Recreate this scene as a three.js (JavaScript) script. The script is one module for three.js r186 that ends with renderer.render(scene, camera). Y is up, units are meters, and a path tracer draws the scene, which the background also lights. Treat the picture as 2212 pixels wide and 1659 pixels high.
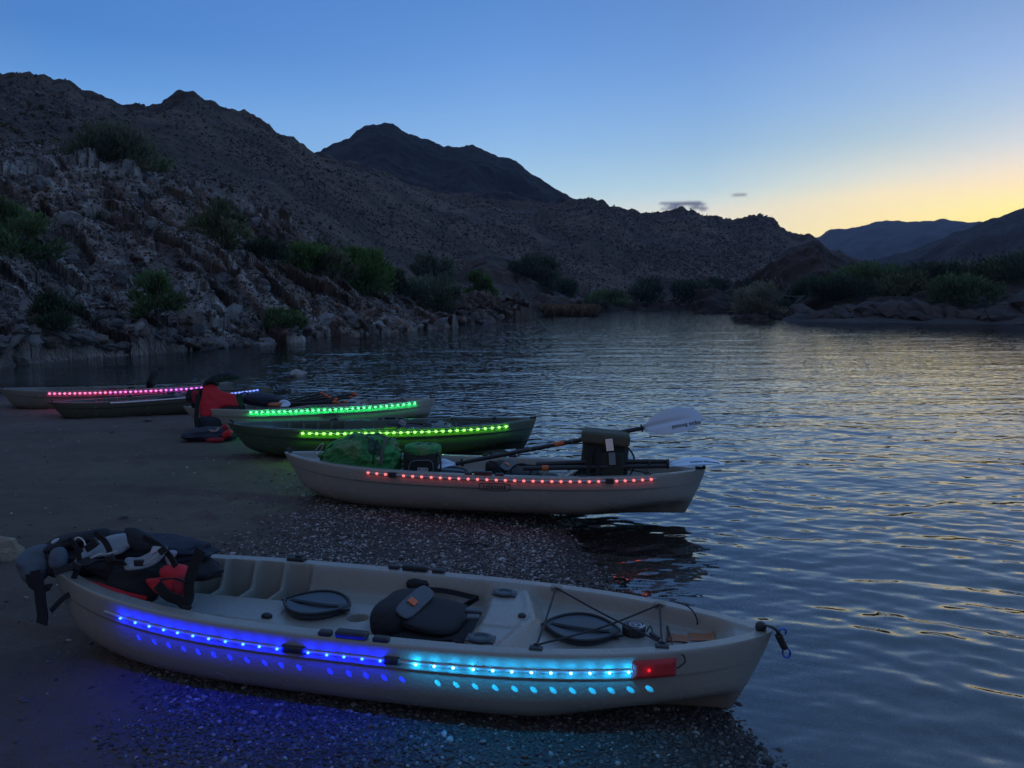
import * as THREE from 'three';
import { RoundedBoxGeometry } from 'three/addons/geometries/RoundedBoxGeometry.js';
import { mergeGeometries, mergeVertices } from 'three/addons/utils/BufferGeometryUtils.js';
import { FontLoader } from 'three/addons/loaders/FontLoader.js';
import { TextGeometry } from 'three/addons/geometries/TextGeometry.js';

// ------------------------------------------------------------------ camera, sky, sun, exposure
const scene = new THREE.Scene();
const EYE = 1.58, FPX = 1600, CX = 1106, CY = 829.5, TILT = Math.atan((829.5 - 648) / 1600);
const camera = new THREE.PerspectiveCamera(54.808, 4 / 3, 0.05, 9000);
camera.position.set(0, EYE, 0);
camera.rotation.set(-TILT, 0, 0);
const WATER_Y = -0.06;

const lerp = (a, b, t) => a + (b - a) * t, clamp = (x, a = 0, b = 1) => Math.min(b, Math.max(a, x));
const sstep = (a, b, x) => { const t = clamp((x - a) / (b - a)); return t * t * (3 - 2 * t); };
const toLin = (c) => { c /= 255; return c <= 0.04045 ? c / 12.92 : Math.pow((c + 0.055) / 1.055, 2.4); };
function table(rows, x) {            // piecewise-linear rows [x, ...values]
  if (x <= rows[0][0]) return rows[0].slice(1);
  for (let i = 1; i < rows.length; i++) if (x <= rows[i][0]) {
    const a = rows[i - 1], b = rows[i], t = (x - a[0]) / (b[0] - a[0]);
    return a.slice(1).map((v, k) => lerp(v, b[k + 1], t));
  }
  return rows[rows.length - 1].slice(1);
}
// hash noise
function hash3(x, y, z) { let h = Math.imul(x, 374761393) ^ Math.imul(y, 668265263) ^ Math.imul(z, 2147483647 - 61); h = Math.imul(h ^ (h >>> 13), 1274126177); h ^= h >>> 16; return (h >>> 0) / 4294967296; }
function vnoise(x, y, z) {
  const xi = Math.floor(x), yi = Math.floor(y), zi = Math.floor(z); let u = x - xi, v = y - yi, w = z - zi;
  u = u * u * u * (u * (u * 6 - 15) + 10); v = v * v * v * (v * (v * 6 - 15) + 10); w = w * w * w * (w * (w * 6 - 15) + 10);
  const a = lerp(lerp(hash3(xi, yi, zi), hash3(xi + 1, yi, zi), u), lerp(hash3(xi, yi + 1, zi), hash3(xi + 1, yi + 1, zi), u), v);
  const b = lerp(lerp(hash3(xi, yi, zi + 1), hash3(xi + 1, yi, zi + 1), u), lerp(hash3(xi, yi + 1, zi + 1), hash3(xi + 1, yi + 1, zi + 1), u), v);
  return lerp(a, b, w) * 2 - 1;
}
function fbm(x, y, z, o = 4, g = 0.5) { let s = 0, a = 1, n = 0; for (let i = 0; i < o; i++) { s += a * vnoise(x, y, z); n += a; a *= g; x = x * 2.03 + 17.1; y = y * 2.03 - 5.7; z = z * 2.03 + 9.3; } return s / n; }
function ridged(x, y, z, o = 4, g = 0.5) { let s = 0, a = 1, n = 0; for (let i = 0; i < o; i++) { s += a * (1 - Math.abs(vnoise(x, y, z)) * 2); n += a; a *= g; x = x * 2.07 + 3.1; y = y * 2.07 + 7.7; z = z * 2.07 - 4.3; } return s / n; }
const cellOut = [0, 0, 0, 0];
function cells(x, y, z) {            // Worley: [hash of the nearest cell, tilt inside it, F1, edge distance]
  const xi = Math.floor(x), yi = Math.floor(y), zi = Math.floor(z); let best = 9, sec = 9, bx = 0, by = 0, bz = 0, px = 0, py = 0, pz = 0;
  for (let i = -1; i < 2; i++) for (let j = -1; j < 2; j++) for (let k = -1; k < 2; k++) {
    const cx = xi + i, cy = yi + j, cz = zi + k, fx = cx + hash3(cx, cy, cz), fy = cy + hash3(cx + 57, cy, cz), fz = cz + hash3(cx, cy + 91, cz), d = (fx - x) ** 2 + (fy - y) ** 2 + (fz - z) ** 2;
    if (d < best) { sec = best; best = d; bx = cx; by = cy; bz = cz; px = fx; py = fy; pz = fz; } else if (d < sec) sec = d;
  }
  cellOut[0] = hash3(bx + 7, by + 3, bz); 
  cellOut[1] = (x - px) * (hash3(bx, by, bz + 33) - 0.5) + (y - py) * (hash3(bx + 11, by, bz + 5) - 0.5) + (z - pz) * (hash3(bx, by + 19, bz + 2) - 0.5);
  cellOut[2] = Math.sqrt(best); cellOut[3] = Math.sqrt(sec) - cellOut[2];
  return cellOut;
}
const rng = (seed) => () => { seed = (seed + 0x6d2b79f5) | 0; let t = Math.imul(seed ^ (seed >>> 15), 1 | seed); t = (t + Math.imul(t ^ (t >>> 7), 61 | t)) ^ t; return ((t ^ (t >>> 14)) >>> 0) / 4294967296; };

// dusk sky: three elevation tables (towards the set sun, across from it, and behind), mixed by azimuth
const HAZE = 0.00022, SUN_AZ = 38;                                  // degrees right of the view's middle
{
  const W = 2560, H = 1280, data = new Float32Array(W * H * 4);
  const glow = [[0, 255, 214, 120], [3, 255, 230, 138], [5.2, 255, 240, 158], [6.1, 255, 240, 172], [7.4, 252, 231, 196], [8.5, 238, 226, 212], [9.8, 212, 217, 222], [12.4, 176, 199, 226], [15, 152, 182, 227], [17.6, 134, 167, 214], [22, 120, 156, 208], [30, 110, 150, 204], [50, 106, 145, 200], [90, 106, 140, 192]];
  const warm = [[0, 255, 214, 140], [4, 255, 232, 166], [7, 246, 230, 194], [8.3, 222, 223, 213], [10.8, 177, 201, 217], [13.4, 153, 186, 224], [16.2, 138, 173, 222], [18.8, 120, 157, 212], [24, 110, 149, 207], [34, 104, 146, 205], [50, 102, 143, 200], [90, 106, 140, 192]];
  const side = [[0, 240, 216, 176], [4.5, 230, 222, 200], [6.4, 221, 220, 211], [7.1, 206, 217, 218], [8.2, 181, 208, 222], [11.1, 150, 187, 222], [14, 130, 172, 223], [17.2, 113, 156, 216], [20.3, 103, 145, 206], [30, 96, 141, 204], [50, 100, 142, 200], [90, 106, 140, 192]];
  const mid = [[0, 214, 208, 194], [6, 198, 214, 218], [8.6, 167, 203, 228], [11.8, 141, 184, 230], [15, 121, 167, 225], [18, 105, 153, 218], [21, 94, 142, 209], [30, 90, 138, 204], [50, 98, 140, 199], [90, 106, 140, 192]];
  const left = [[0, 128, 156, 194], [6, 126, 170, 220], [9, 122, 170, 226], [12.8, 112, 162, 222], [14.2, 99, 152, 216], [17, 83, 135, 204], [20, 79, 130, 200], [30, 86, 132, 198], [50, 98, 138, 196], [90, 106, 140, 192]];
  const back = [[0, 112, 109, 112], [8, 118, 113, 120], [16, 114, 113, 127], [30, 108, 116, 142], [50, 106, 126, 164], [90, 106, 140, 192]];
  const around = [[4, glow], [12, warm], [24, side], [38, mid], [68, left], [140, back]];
  const clouds = [[1474, 440, 58, 6, 1], [1456, 451, 30, 4.5, 2], [1508, 450, 24, 4.5, 3], [1598, 421, 19, 3, 4]];
  for (let r = 0; r < H; r++) {
    const el = ((r + 0.5) / H - 0.5) * 180;
    for (let c = 0; c < W; c++) {
      const a = ((c + 0.5) / W - 0.5) * 2 * Math.PI, x = Math.cos(a), z = Math.sin(a);
      let az = Math.atan2(x, -z) * 180 / Math.PI, dz = Math.abs(az - SUN_AZ); if (dz > 180) dz = 360 - dz;
      const e = Math.max(el, 0), o = (r * W + c) * 4;
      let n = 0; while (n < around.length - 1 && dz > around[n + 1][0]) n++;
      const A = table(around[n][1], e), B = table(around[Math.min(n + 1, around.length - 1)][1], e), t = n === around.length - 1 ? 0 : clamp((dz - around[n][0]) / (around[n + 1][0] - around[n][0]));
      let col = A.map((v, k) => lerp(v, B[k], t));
      if (dz < 60 && el > 2 && el < 14) {
        const fw = Math.cos(e * Math.PI / 180), X = fw * Math.sin(az * Math.PI / 180), Z = fw * Math.cos(az * Math.PI / 180), Y = Math.sin(e * Math.PI / 180);
        const cz = Z * Math.cos(TILT) - Y * Math.sin(TILT), cy = Y * Math.cos(TILT) + Z * Math.sin(TILT), u = CX + FPX * X / cz, v = CY - FPX * cy / cz;
        let cover = 0;
        for (const [cu, cv, rx, ry, sd] of clouds) {
          const qx = (u - cu) / rx, qy = (v - cv) / ry, d = qx * qx + qy * qy + 0.9 * fbm(u / 11 + sd * 9, v / 3.2, sd, 4, 0.6);
          cover = Math.max(cover, 1 - sstep(0.35, 1.15, d));
        }
        col = [lerp(col[0], 92, cover * 0.85), lerp(col[1], 101, cover * 0.85), lerp(col[2], 128, cover * 0.85)];
      }
      // the sky beyond the haze: what the air near the ground takes away and adds is left to the haze itself
      const T = Math.exp(-HAZE * Math.min(2300, 190 / Math.max(Math.sin(e * Math.PI / 180), 0.02)));
      for (let k = 0; k < 3; k++) data[o + k] = Math.max(0.02, (toLin(col[k]) - (1 - T) * [0.10, 0.15, 0.24][k]) / T);
      data[o + 3] = 1;
    }
  }
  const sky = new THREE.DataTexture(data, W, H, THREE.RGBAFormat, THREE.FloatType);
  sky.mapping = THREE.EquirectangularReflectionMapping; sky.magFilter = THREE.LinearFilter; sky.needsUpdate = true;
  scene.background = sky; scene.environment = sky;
}
scene.fog = new THREE.FogExp2(0x93a6c4, HAZE);
// the sun itself has sunk behind the far hills
const sun = new THREE.DirectionalLight(0xffd9a0, 0.4);
sun.position.set(Math.sin(SUN_AZ * Math.PI / 180) * 100, 2, -Math.cos(SUN_AZ * Math.PI / 180) * 100);
sun.castShadow = true; sun.shadow.radius = 2; sun.shadow.mapSize.set(2048, 2048);
Object.assign(sun.shadow.camera, { left: -20, right: 20, top: 20, bottom: -20, near: 1, far: 300 });
scene.add(sun);

const renderer = new THREE.WebGLRenderer({ antialias: true });
renderer.setSize(1024, 768);
renderer.toneMapping = THREE.LinearToneMapping;
renderer.toneMappingExposure = 1;
renderer.shadowMap.enabled = true;

// ------------------------------------------------------------------ helpers
const V = (x, y, z) => new THREE.Vector3(x, y, z);
const used = new Map();
function numbered(name) { const n = used.get(name) ?? 0; used.set(name, n + 1); return n ? name + '_' + String(n).padStart(3, '0') : name; }
function tag(o, label, category, group) { Object.assign(o.userData, { label, category }); if (group) o.userData.group = group; return o; }
function thing(name, label, category, group, parent = scene) { const o = new THREE.Group(); o.name = numbered(name); parent.add(o); return tag(o, label, category, group); }
function add(name, geo, mat, parent) {
  const m = new THREE.Mesh(geo, mat); m.name = parent === scene ? numbered(name) : name; m.castShadow = m.receiveShadow = true; parent.add(m); return m;
}
function struct(name, geo, mat) { const m = add(name, geo, mat, scene); m.userData.kind = 'structure'; return m; }
function stuff(name, geo, mat, parent, list, colors) {      // instanced, uncountable
  const m = new THREE.InstancedMesh(geo, mat, list.length); m.name = parent === scene ? numbered(name) : name; m.userData.kind = 'stuff'; m.castShadow = m.receiveShadow = true;
  list.forEach((q, i) => { m.setMatrixAt(i, q); if (colors) m.setColorAt(i, colors[i]); });
  parent.add(m); return m;
}
const std = (r, g, b, rough = 0.8, extra = {}) => new THREE.MeshStandardMaterial({ color: new THREE.Color().setRGB(r, g, b), roughness: rough, ...extra });
const mat4 = (p, q, s) => new THREE.Matrix4().compose(p, q, s);
const quat = (x, y, z) => new THREE.Quaternion().setFromEuler(new THREE.Euler(x, y, z));
function ray(u, v) { const X = (u - CX) / FPX, Y = (CY - v) / FPX, c = Math.cos(TILT), s = Math.sin(TILT); return V(X, Y * c - s, -c - Y * s); }
function at(u, v, dist) { const d = ray(u, v); return d.multiplyScalar(dist / Math.hypot(d.x, d.z)).add(V(0, EYE, 0)); }
function onLevel(u, v, y) { const d = ray(u, v); return d.multiplyScalar((y - EYE) / d.y).add(V(0, EYE, 0)); }
function project(p) { const y = p.y - EYE, c = Math.cos(TILT), s = Math.sin(TILT), fw = -p.z * c - y * s, up = y * c - p.z * s; return [CX + FPX * p.x / fw, CY - FPX * up / fw]; }
function grid(nu, nv, f, uvf) {      // f(i/nu, j/nv) -> [x,y,z]
  const pos = new Float32Array((nu + 1) * (nv + 1) * 3), uv = new Float32Array((nu + 1) * (nv + 1) * 2), idx = [];
  for (let j = 0; j <= nv; j++) for (let i = 0; i <= nu; i++) {
    const k = j * (nu + 1) + i, p = f(i / nu, j / nv); pos[k * 3] = p[0]; pos[k * 3 + 1] = p[1]; pos[k * 3 + 2] = p[2];
    const q = uvf ? uvf(i / nu, j / nv, p) : [p[0], p[2]]; uv[k * 2] = q[0]; uv[k * 2 + 1] = q[1];
    if (i < nu && j < nv) idx.push(k, k + 1, k + nu + 2, k, k + nu + 2, k + nu + 1);
  }
  const g = new THREE.BufferGeometry(); g.setAttribute('position', new THREE.BufferAttribute(pos, 3)); g.setAttribute('uv', new THREE.BufferAttribute(uv, 2)); g.setIndex(idx); g.computeVertexNormals(); return g;
}
function colorize(g, f) { const p = g.attributes.position, n = g.attributes.normal, c = new Float32Array(p.count * 3); for (let i = 0; i < p.count; i++) { const q = f(p.getX(i), p.getY(i), p.getZ(i), n.getX(i), n.getY(i), n.getZ(i), i); c[i * 3] = q[0]; c[i * 3 + 1] = q[1]; c[i * 3 + 2] = q[2]; } g.setAttribute('color', new THREE.BufferAttribute(c, 3)); return g; }
function plain(g) { g = g.index ? g.toNonIndexed() : g; for (const k of Object.keys(g.attributes)) if (!['position', 'normal', 'uv'].includes(k)) g.deleteAttribute(k); return g; }
const merge = (list) => mergeGeometries(list.map(plain));
function tube(points, r, seg = 24, rad = 6, closed = false) { return new THREE.TubeGeometry(new THREE.CatmullRomCurve3(points, closed, 'centripetal'), seg, r, rad, closed); }
function ribbon(points, width, thick, across, seg = 24) {      // flat webbing along a curve; across: the direction of its width
  const c = new THREE.CatmullRomCurve3(points, false, 'centripetal'), P = [], idx = [];
  for (let i = 0; i <= seg; i++) {
    const p = c.getPoint(i / seg), t = c.getTangent(i / seg), w = across.clone().addScaledVector(t, -across.dot(t)).normalize(), n = V().crossVectors(t, w);
    for (const [a, b] of [[-1, -1], [1, -1], [1, 1], [-1, 1]]) P.push(...p.clone().addScaledVector(w, a * width / 2).addScaledVector(n, b * thick / 2).toArray());
    if (i < seg) for (let k = 0; k < 4; k++) { const a = i * 4 + k, b = i * 4 + (k + 1) % 4; idx.push(a, b, b + 4, a, b + 4, a + 4); }
  }
  const e = seg * 4; idx.push(0, 2, 1, 0, 3, 2, e, e + 1, e + 2, e, e + 2, e + 3);
  const g = new THREE.BufferGeometry(); g.setAttribute('position', new THREE.Float32BufferAttribute(P, 3)); g.setAttribute('uv', new THREE.Float32BufferAttribute(new Float32Array(P.length / 3 * 2), 2)); g.setIndex(idx); 
  const h = g.toNonIndexed(); h.computeVertexNormals(); return h;
}
// soft panel: a closed outline of points [a, b], puffed to thickness T on both sides; place(a, b, h) -> [x, y, z]
function pad(outline, T, place, { n = 56, m = 9, round = 2.2, crease = 0, seed = 1 } = {}) {
  const c = new THREE.CatmullRomCurve3(outline.map(([a, b]) => V(a, b, 0)), true, 'centripetal'), ring = c.getSpacedPoints(n).slice(0, n), ca = ring.reduce((s, p) => s + p.x, 0) / n, cb = ring.reduce((s, p) => s + p.y, 0) / n, P = [], UV = [], idx = [];
  const put = (a, b, h) => { P.push(...place(a, b, h)); UV.push(a, b); };
  for (const sd of [1, -1]) {
    const base = P.length / 3; put(ca, cb, sd * T / 2);
    for (let k = 1; k <= m; k++) for (let i = 0; i < n; i++) {
      const t = Math.sin(k / m * Math.PI / 2), a = lerp(ca, ring[i].x, t), b = lerp(cb, ring[i].y, t);
      let h = Math.pow(Math.max(0, 1 - Math.pow(t, round)), 1 / 2) * T / 2; if (crease) h *= 1 + crease * fbm(a * 14 + seed * 7, b * 14, seed, 3);
      put(a, b, sd * h);
    }
    for (let i = 0; i < n; i++) { const j = (i + 1) % n, q = [base, base + 1 + i, base + 1 + j]; idx.push(...(sd > 0 ? q : [q[0], q[2], q[1]])); }
    for (let k = 0; k < m - 1; k++) for (let i = 0; i < n; i++) { const j = (i + 1) % n, A = base + 1 + k * n + i, B = base + 1 + k * n + j, q = [A, A + n, B + n, A, B + n, B]; idx.push(...(sd > 0 ? q : [q[0], q[2], q[1], q[3], q[5], q[4]])); }
  }
  const g = new THREE.BufferGeometry(); g.setAttribute('position', new THREE.Float32BufferAttribute(P, 3)); g.setAttribute('uv', new THREE.Float32BufferAttribute(UV, 2)); g.setIndex(idx); g.computeVertexNormals(); return g;
}
// lump: super-ellipsoid with folds
function lump(rx, ry, rz, { e = 2.6, fold = 0.05, freq = 6, seed = 1, nu = 48, nv = 32, shape } = {}) {
  return grid(nu, nv, (a, b) => {
    const th = a * 2 * Math.PI, ph = (b - 0.5) * Math.PI, x = Math.cos(ph) * Math.cos(th), y = Math.sin(ph), z = -Math.cos(ph) * Math.sin(th);
    const k = Math.pow(Math.abs(x) ** e + Math.abs(y) ** e + Math.abs(z) ** e, -1 / e), f = 1 + fold * fbm(x * freq / 2 + seed * 5, y * freq / 2, z * freq / 2 + seed, 4, 0.55);
    const p = [x * k * rx * f, y * k * ry * f, z * k * rz * f]; return shape ? shape(p) : p;
  }, (a, b) => [a * 6 * rx, b * 3 * ry]);
}

// ------------------------------------------------------------------ textures (grain, relief)
function dataTex(n, f, { srgb = false, ch = 4 } = {}) {
  const d = new Uint8Array(n * n * 4);
  for (let y = 0; y < n; y++) for (let x = 0; x < n; x++) { const q = f(x / n, y / n, x, y), o = (y * n + x) * 4; d[o] = q[0]; d[o + 1] = q[1]; d[o + 2] = q[2]; d[o + 3] = 255; }
  const t = new THREE.DataTexture(d, n, n); t.wrapS = t.wrapT = THREE.RepeatWrapping; t.magFilter = THREE.LinearFilter; if (srgb) t.colorSpace = THREE.SRGBColorSpace; t.needsUpdate = true; return t;
}
function pn(x, y, per, seed) {       // periodic value noise
  const xi = Math.floor(x), yi = Math.floor(y); let u = x - xi, v = y - yi; u = u * u * (3 - 2 * u); v = v * v * (3 - 2 * v);
  const m = (a) => ((a % per) + per) % per; return lerp(lerp(hash3(m(xi), m(yi), seed), hash3(m(xi + 1), m(yi), seed), u), lerp(hash3(m(xi), m(yi + 1), seed), hash3(m(xi + 1), m(yi + 1), seed), u), v);
}
const pfbm = (u, v, per, o, seed, g = 0.55) => { let s = 0, a = 1, n = 0; for (let i = 0; i < o; i++) { s += a * pn(u * per, v * per, per, seed + i); n += a; a *= g; per *= 2; } return s / n; };
const grainTex = dataTex(512, (u, v) => { const q = 255 * clamp(0.5 + 1.5 * (pfbm(u, v, 24, 5, 3, 0.75) - 0.5)); return [q, q, q]; });
const sandTex = dataTex(1024, (u, v) => { const q = 255 * clamp(0.5 + 1.6 * (pfbm(u, v, 12, 7, 11, 0.78) - 0.5)); return [q, q, q]; });
const rockTex = dataTex(1024, (u, v) => { let a = pfbm(u, v, 8, 7, 31, 0.7), b = Math.abs(pfbm(u, v, 10, 5, 71, 0.6) - 0.5) * 4; const q = 255 * clamp(0.35 * a + 0.55 * Math.min(1, b)); return [q, q, q]; });
const clothTex = dataTex(256, (u, v, x, y) => { const w = ((x >> 1) + (y >> 1)) & 1 ? 150 : 95, q = w + 60 * (pfbm(u, v, 8, 5, 5) - 0.5); return [q, q, q]; });
const scuffTex = dataTex(512, (u, v) => { const q = 255 * clamp(0.46 + 0.5 * (pfbm(u, v * 0.999, 6, 6, 91, 0.65) - 0.5)); return [q, q, q]; });
const rep = (t, x, y = x) => { const c = t.clone(); c.repeat.set(x, y); c.needsUpdate = true; return c; };

// ------------------------------------------------------------------ ground: beach running down into the lake bed
const SHORE = [[8, 40], [2.2, 3], [1.3, -0.5], [0.92, -2.4], [0.56, -4], [0.3, -5.6], [0.1, -7.6], [-1.0, -10.2], [-3.2, -11.0], [-4.3, -12.2], [-9.9, -13], [-25, -13.6], [-80, -10], [-400, 60]];
function inland(x, z) {
  let best = 1e9, sgn = 1;
  for (let i = 1; i < SHORE.length; i++) {
    const [ax, az] = SHORE[i - 1], [bx, bz] = SHORE[i], dx = bx - ax, dz = bz - az, t = clamp(((x - ax) * dx + (z - az) * dz) / (dx * dx + dz * dz)), qx = ax + dx * t - x, qz = az + dz * t - z, d = qx * qx + qz * qz;
    if (d < best) { best = d; sgn = dx * (z - az) - dz * (x - ax) > 0 ? -1 : 1; }
  }
  return Math.sqrt(best) * sgn;
}
// kayak poses: centre, yaw, pitch, roll (degrees), size
const POSE = [[[-0.579, -0.018, -3.07], 10.14, 1.4, -2.06, 1.063], [[-0.193, 0.002, -5.589], 7.08, 0.41, -2.4, 1.075], [[-1.3, -0.008, -7.62], -10, 0.4, -2, 1.04], [[-2.51, -0.036, -9.3], -13.2, -0.6, -2, 1.012], [[-4.99, -0.087, -10.64], -20.4, -2.2, -2, 0.975], [[-6.11, -0.1, -11.45], -10.6, -0.7, -2, 1.11]].map(([c, yaw, p, r, s]) => {
  const y = yaw * Math.PI / 180, q = p * Math.PI / 180, w = r * Math.PI / 180, ax = V(Math.cos(y) * Math.cos(q), -Math.sin(q), Math.sin(y) * Math.cos(q)), up = V(Math.cos(y) * Math.sin(q), Math.cos(q), Math.sin(y) * Math.sin(q)), zz = V().crossVectors(ax, up);
  const up2 = up.clone().multiplyScalar(Math.cos(w)).addScaledVector(zz, Math.sin(w)), z2 = zz.clone().multiplyScalar(Math.cos(w)).addScaledVector(up, -Math.sin(w));
  const m = new THREE.Matrix4().makeBasis(ax, up2, z2).scale(V(s, s, s)).setPosition(...c); return { m, inv: m.clone().invert(), ax, up: up2, z: z2, s, c: V(...c) };
});
function groundY(x, z) {
  const s = inland(x, z);
  let h = s > 0 ? WATER_Y + 0.052 * (1 - Math.exp(-s / 1.1)) + 0.0045 * Math.min(s, 40) + 0.06 * Math.max(0, s - 12) : WATER_Y + Math.max(-3.2, 0.085 * s - 0.004 * s * s);
  if (Math.abs(x) < 12 && z > -16 && z < 3) {
    for (const k of POSE) {
      const p = V(x, 0, z).applyMatrix4(k.inv), e = Math.max(0, Math.abs(p.x) - 1.1), d2 = e * e * 3 + p.z * p.z, wgt = Math.exp(-d2 / 0.32) * sstep(0.2, 1.4, s);
      if (wgt > 0.01) h = lerp(h, Math.max(k.c.y + k.ax.y * k.s * p.x + 0.02, WATER_Y + 0.012), wgt);
    }
    if (s > -1) { const a = sstep(-0.3, 1.2, s); h += a * (0.016 * fbm(x * 0.9, 3, z * 0.9, 3) + 0.008 * fbm(x * 4.1, 9, z * 4.1, 3) + 0.0035 * fbm(x * 17, 1, z * 17, 2)); }
    h += 0.004 * fbm(x * 9, 5, z * 9, 2); if (s > 0.3) h += treadY(x, z);
  }
  return h;
}
const STEPS = (() => { const Q = rng(15), l = []; for (let t = 0; t < 7; t++) { let x = lerp(-5, -1.2, Q()), z = lerp(-8.5, -3.4, Q()), a = Q() * 6.28; for (let i = 0; i < 7; i++) { l.push([x + Math.cos(a + 1.57) * 0.09 * (i % 2 ? 1 : -1), z + Math.sin(a + 1.57) * 0.09 * (i % 2 ? 1 : -1), a]); x += Math.cos(a) * 0.42; z += Math.sin(a) * 0.42; a += (Q() - 0.5) * 0.5; } } return l; })();
function treadY(x, z) { let h = 0; for (const k of POSE) { const p = V(x, 0, z).applyMatrix4(k.inv); if (p.x < -1.2 && p.x > -4.4) { const q = Math.abs(p.z - 0.16 * Math.sin(p.x * 1.1 + 1.5) - 0.1) / 0.11, f = sstep(-4.4, -2.4, p.x); h += f * (q < 1 ? -0.02 * (1 - q * q) : 0.009 * Math.exp(-((q - 1.25) ** 2) * 9)); } } for (const [sx, sz, a] of STEPS) { const dx = x - sx, dz = z - sz; if (dx * dx + dz * dz > 0.09) continue; const u = (dx * Math.cos(a) + dz * Math.sin(a)) / 0.145, v = (-dx * Math.sin(a) + dz * Math.cos(a)) / 0.055, q = Math.sqrt(u * u + v * v); h += q < 1 ? -0.016 * (1 - q ** 4) : 0.007 * Math.exp(-((q - 1.15) ** 2) * 18); } return h; }
const gravelShare = (x, z) => { const s = inland(x, z) + 0.5 * fbm(x * 0.8, 2, z * 0.8, 3), lim = z > -3.2 ? 2.4 : z > -6.6 ? 2.15 : 0.5; return 1 - sstep(lim - 0.5, lim + 0.15, s); };
{
  const AZ = [], RR = [];
  for (let i = 0; i <= 460; i++) AZ.push(lerp(-46, 46, i / 460)); for (let i = 1; i <= 60; i++) AZ.push(lerp(46, 314, i / 60));
  for (let i = 0; i <= 380; i++) RR.push(0.7 * Math.pow(17 / 0.7, i / 380)); for (let i = 1; i <= 60; i++) RR.push(17 * Math.pow(2050 / 17, i / 60));
  const g = grid(AZ.length - 1, RR.length - 1, (a, b) => { const t = AZ[Math.round(a * (AZ.length - 1))] * Math.PI / 180, r = RR[Math.round(b * (RR.length - 1))], x = Math.sin(t) * r, z = -Math.cos(t) * r; return [x, groundY(x, z), z]; }, (a, b, p) => [p[0], p[2]]);
  colorize(g, (x, y, z) => {
    const s = inland(x, z), wet = 1 - sstep(0.0, 1.0, s + 0.35 * fbm(x * 0.7, 1, z * 0.7, 3)), gr = Math.hypot(x, z) < 20 ? gravelShare(x, z) : 0, n = 1 + 0.30 * fbm(x * 1.3, 4, z * 1.3, 4) + 0.16 * fbm(x * 7, 4, z * 7, 2);
    let c = [0.135, 0.096, 0.074]; c = c.map((v, k) => lerp(v, [0.075, 0.068, 0.064][k], gr)); if (s < 0) c = c.map((v, k) => lerp(v, [0.42, 0.41, 0.37][k], sstep(0.3, 2.2, -s))); return c.map((v) => v * n * lerp(1, 0.62, s < 0 ? wet * (1 - sstep(0.3, 2.2, -s)) : wet));
  });
  struct('beach', g, std(1, 1, 1, 0.9, { vertexColors: true, bumpMap: rep(sandTex, 1.6), bumpScale: 0.03 }));
}
// gravel: single stones, far too many to count
function pebbleGeo(seed, detail = 1) {
  const g = mergeVertices(new THREE.IcosahedronGeometry(1, detail).deleteAttribute('uv').deleteAttribute('normal')), p = g.attributes.position;
  for (let i = 0; i < p.count; i++) { const x = p.getX(i), y = p.getY(i), z = p.getZ(i), k = 1 + 0.34 * fbm(x * 1.1 + seed * 9, y * 1.1, z * 1.1, 2); p.setXYZ(i, x * k, y * k * 0.62, z * k * 0.84); }
  g.computeVertexNormals(); g.setAttribute('uv', new THREE.BufferAttribute(new Float32Array(p.count * 2), 2)); return g;
}
{
  const R = rng(77), lists = [[], [], [], []], cols = [[], [], [], []], tones = [[0.11, 0.1, 0.092], [0.16, 0.145, 0.13], [0.065, 0.06, 0.06], [0.14, 0.10, 0.075], [0.36, 0.34, 0.32], [0.22, 0.17, 0.14], [0.5, 0.48, 0.45]];
  const drop = (x, z, r) => {
    const k = Math.floor(R() * 4), c = tones[Math.floor((z < -3.1 ? R() : R() * R()) * tones.length)], j = 0.5 + R() * 0.36, wet = inland(x, z) < 0.15 ? 0.6 : z > -2.9 ? 0.75 : 1;  // wet stones by the water are darker; foreground stones darkened by position alone
    lists[k].push(mat4(V(x, groundY(x, z) + r * 0.12, z), quat((R() - 0.5) * 0.9, R() * 6.3, (R() - 0.5) * 0.9), V(r * (0.8 + R() * 0.5), r * (0.7 + R() * 0.4), r)));
    cols[k].push(new THREE.Color().setRGB(c[0] * j * wet, c[1] * j * wet, c[2] * j * wet));
  };
  for (let n = 0; n < 150000; n++) {
    const near = R() < 0.42, a = near ? lerp(-0.66, 0.72, R()) : lerp(-0.5, 0.42, R()), r = near ? lerp(1.9, 3.5, Math.sqrt(R())) : lerp(3.2, 7.4, R()), x = Math.sin(a) * r, z = -Math.cos(a) * r, s = inland(x, z);
    if (s < -1.6 || R() > sstep(-1.5, -0.1, s) * gravelShare(x, z) * (0.45 + 0.8 * sstep(-0.3, 0.35, fbm(x * 1.7, 8, z * 1.7, 3)))) continue;
    drop(x, z, 0.0038 + 0.0075 * R() * R() + (R() < 0.05 ? 0.01 * R() : 0) + 0.0004 * r);
  }
  for (let n = 0; n < 1500; n++) { const a = lerp(-0.62, 0.1, R()), r = lerp(3, 11, R()), x = Math.sin(a) * r, z = -Math.cos(a) * r; if (inland(x, z) > 0.3) drop(x, z, 0.004 + 0.011 * R() * R()); }
  const gm = std(1, 1, 1, 0.72), holder = new THREE.Group(); holder.name = 'gravel'; holder.userData.kind = 'stuff'; scene.add(holder);
  lists.forEach((l, k) => stuff('pebbles', pebbleGeo(k + 1, 1), gm, holder, l, cols[k]));
}
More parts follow.
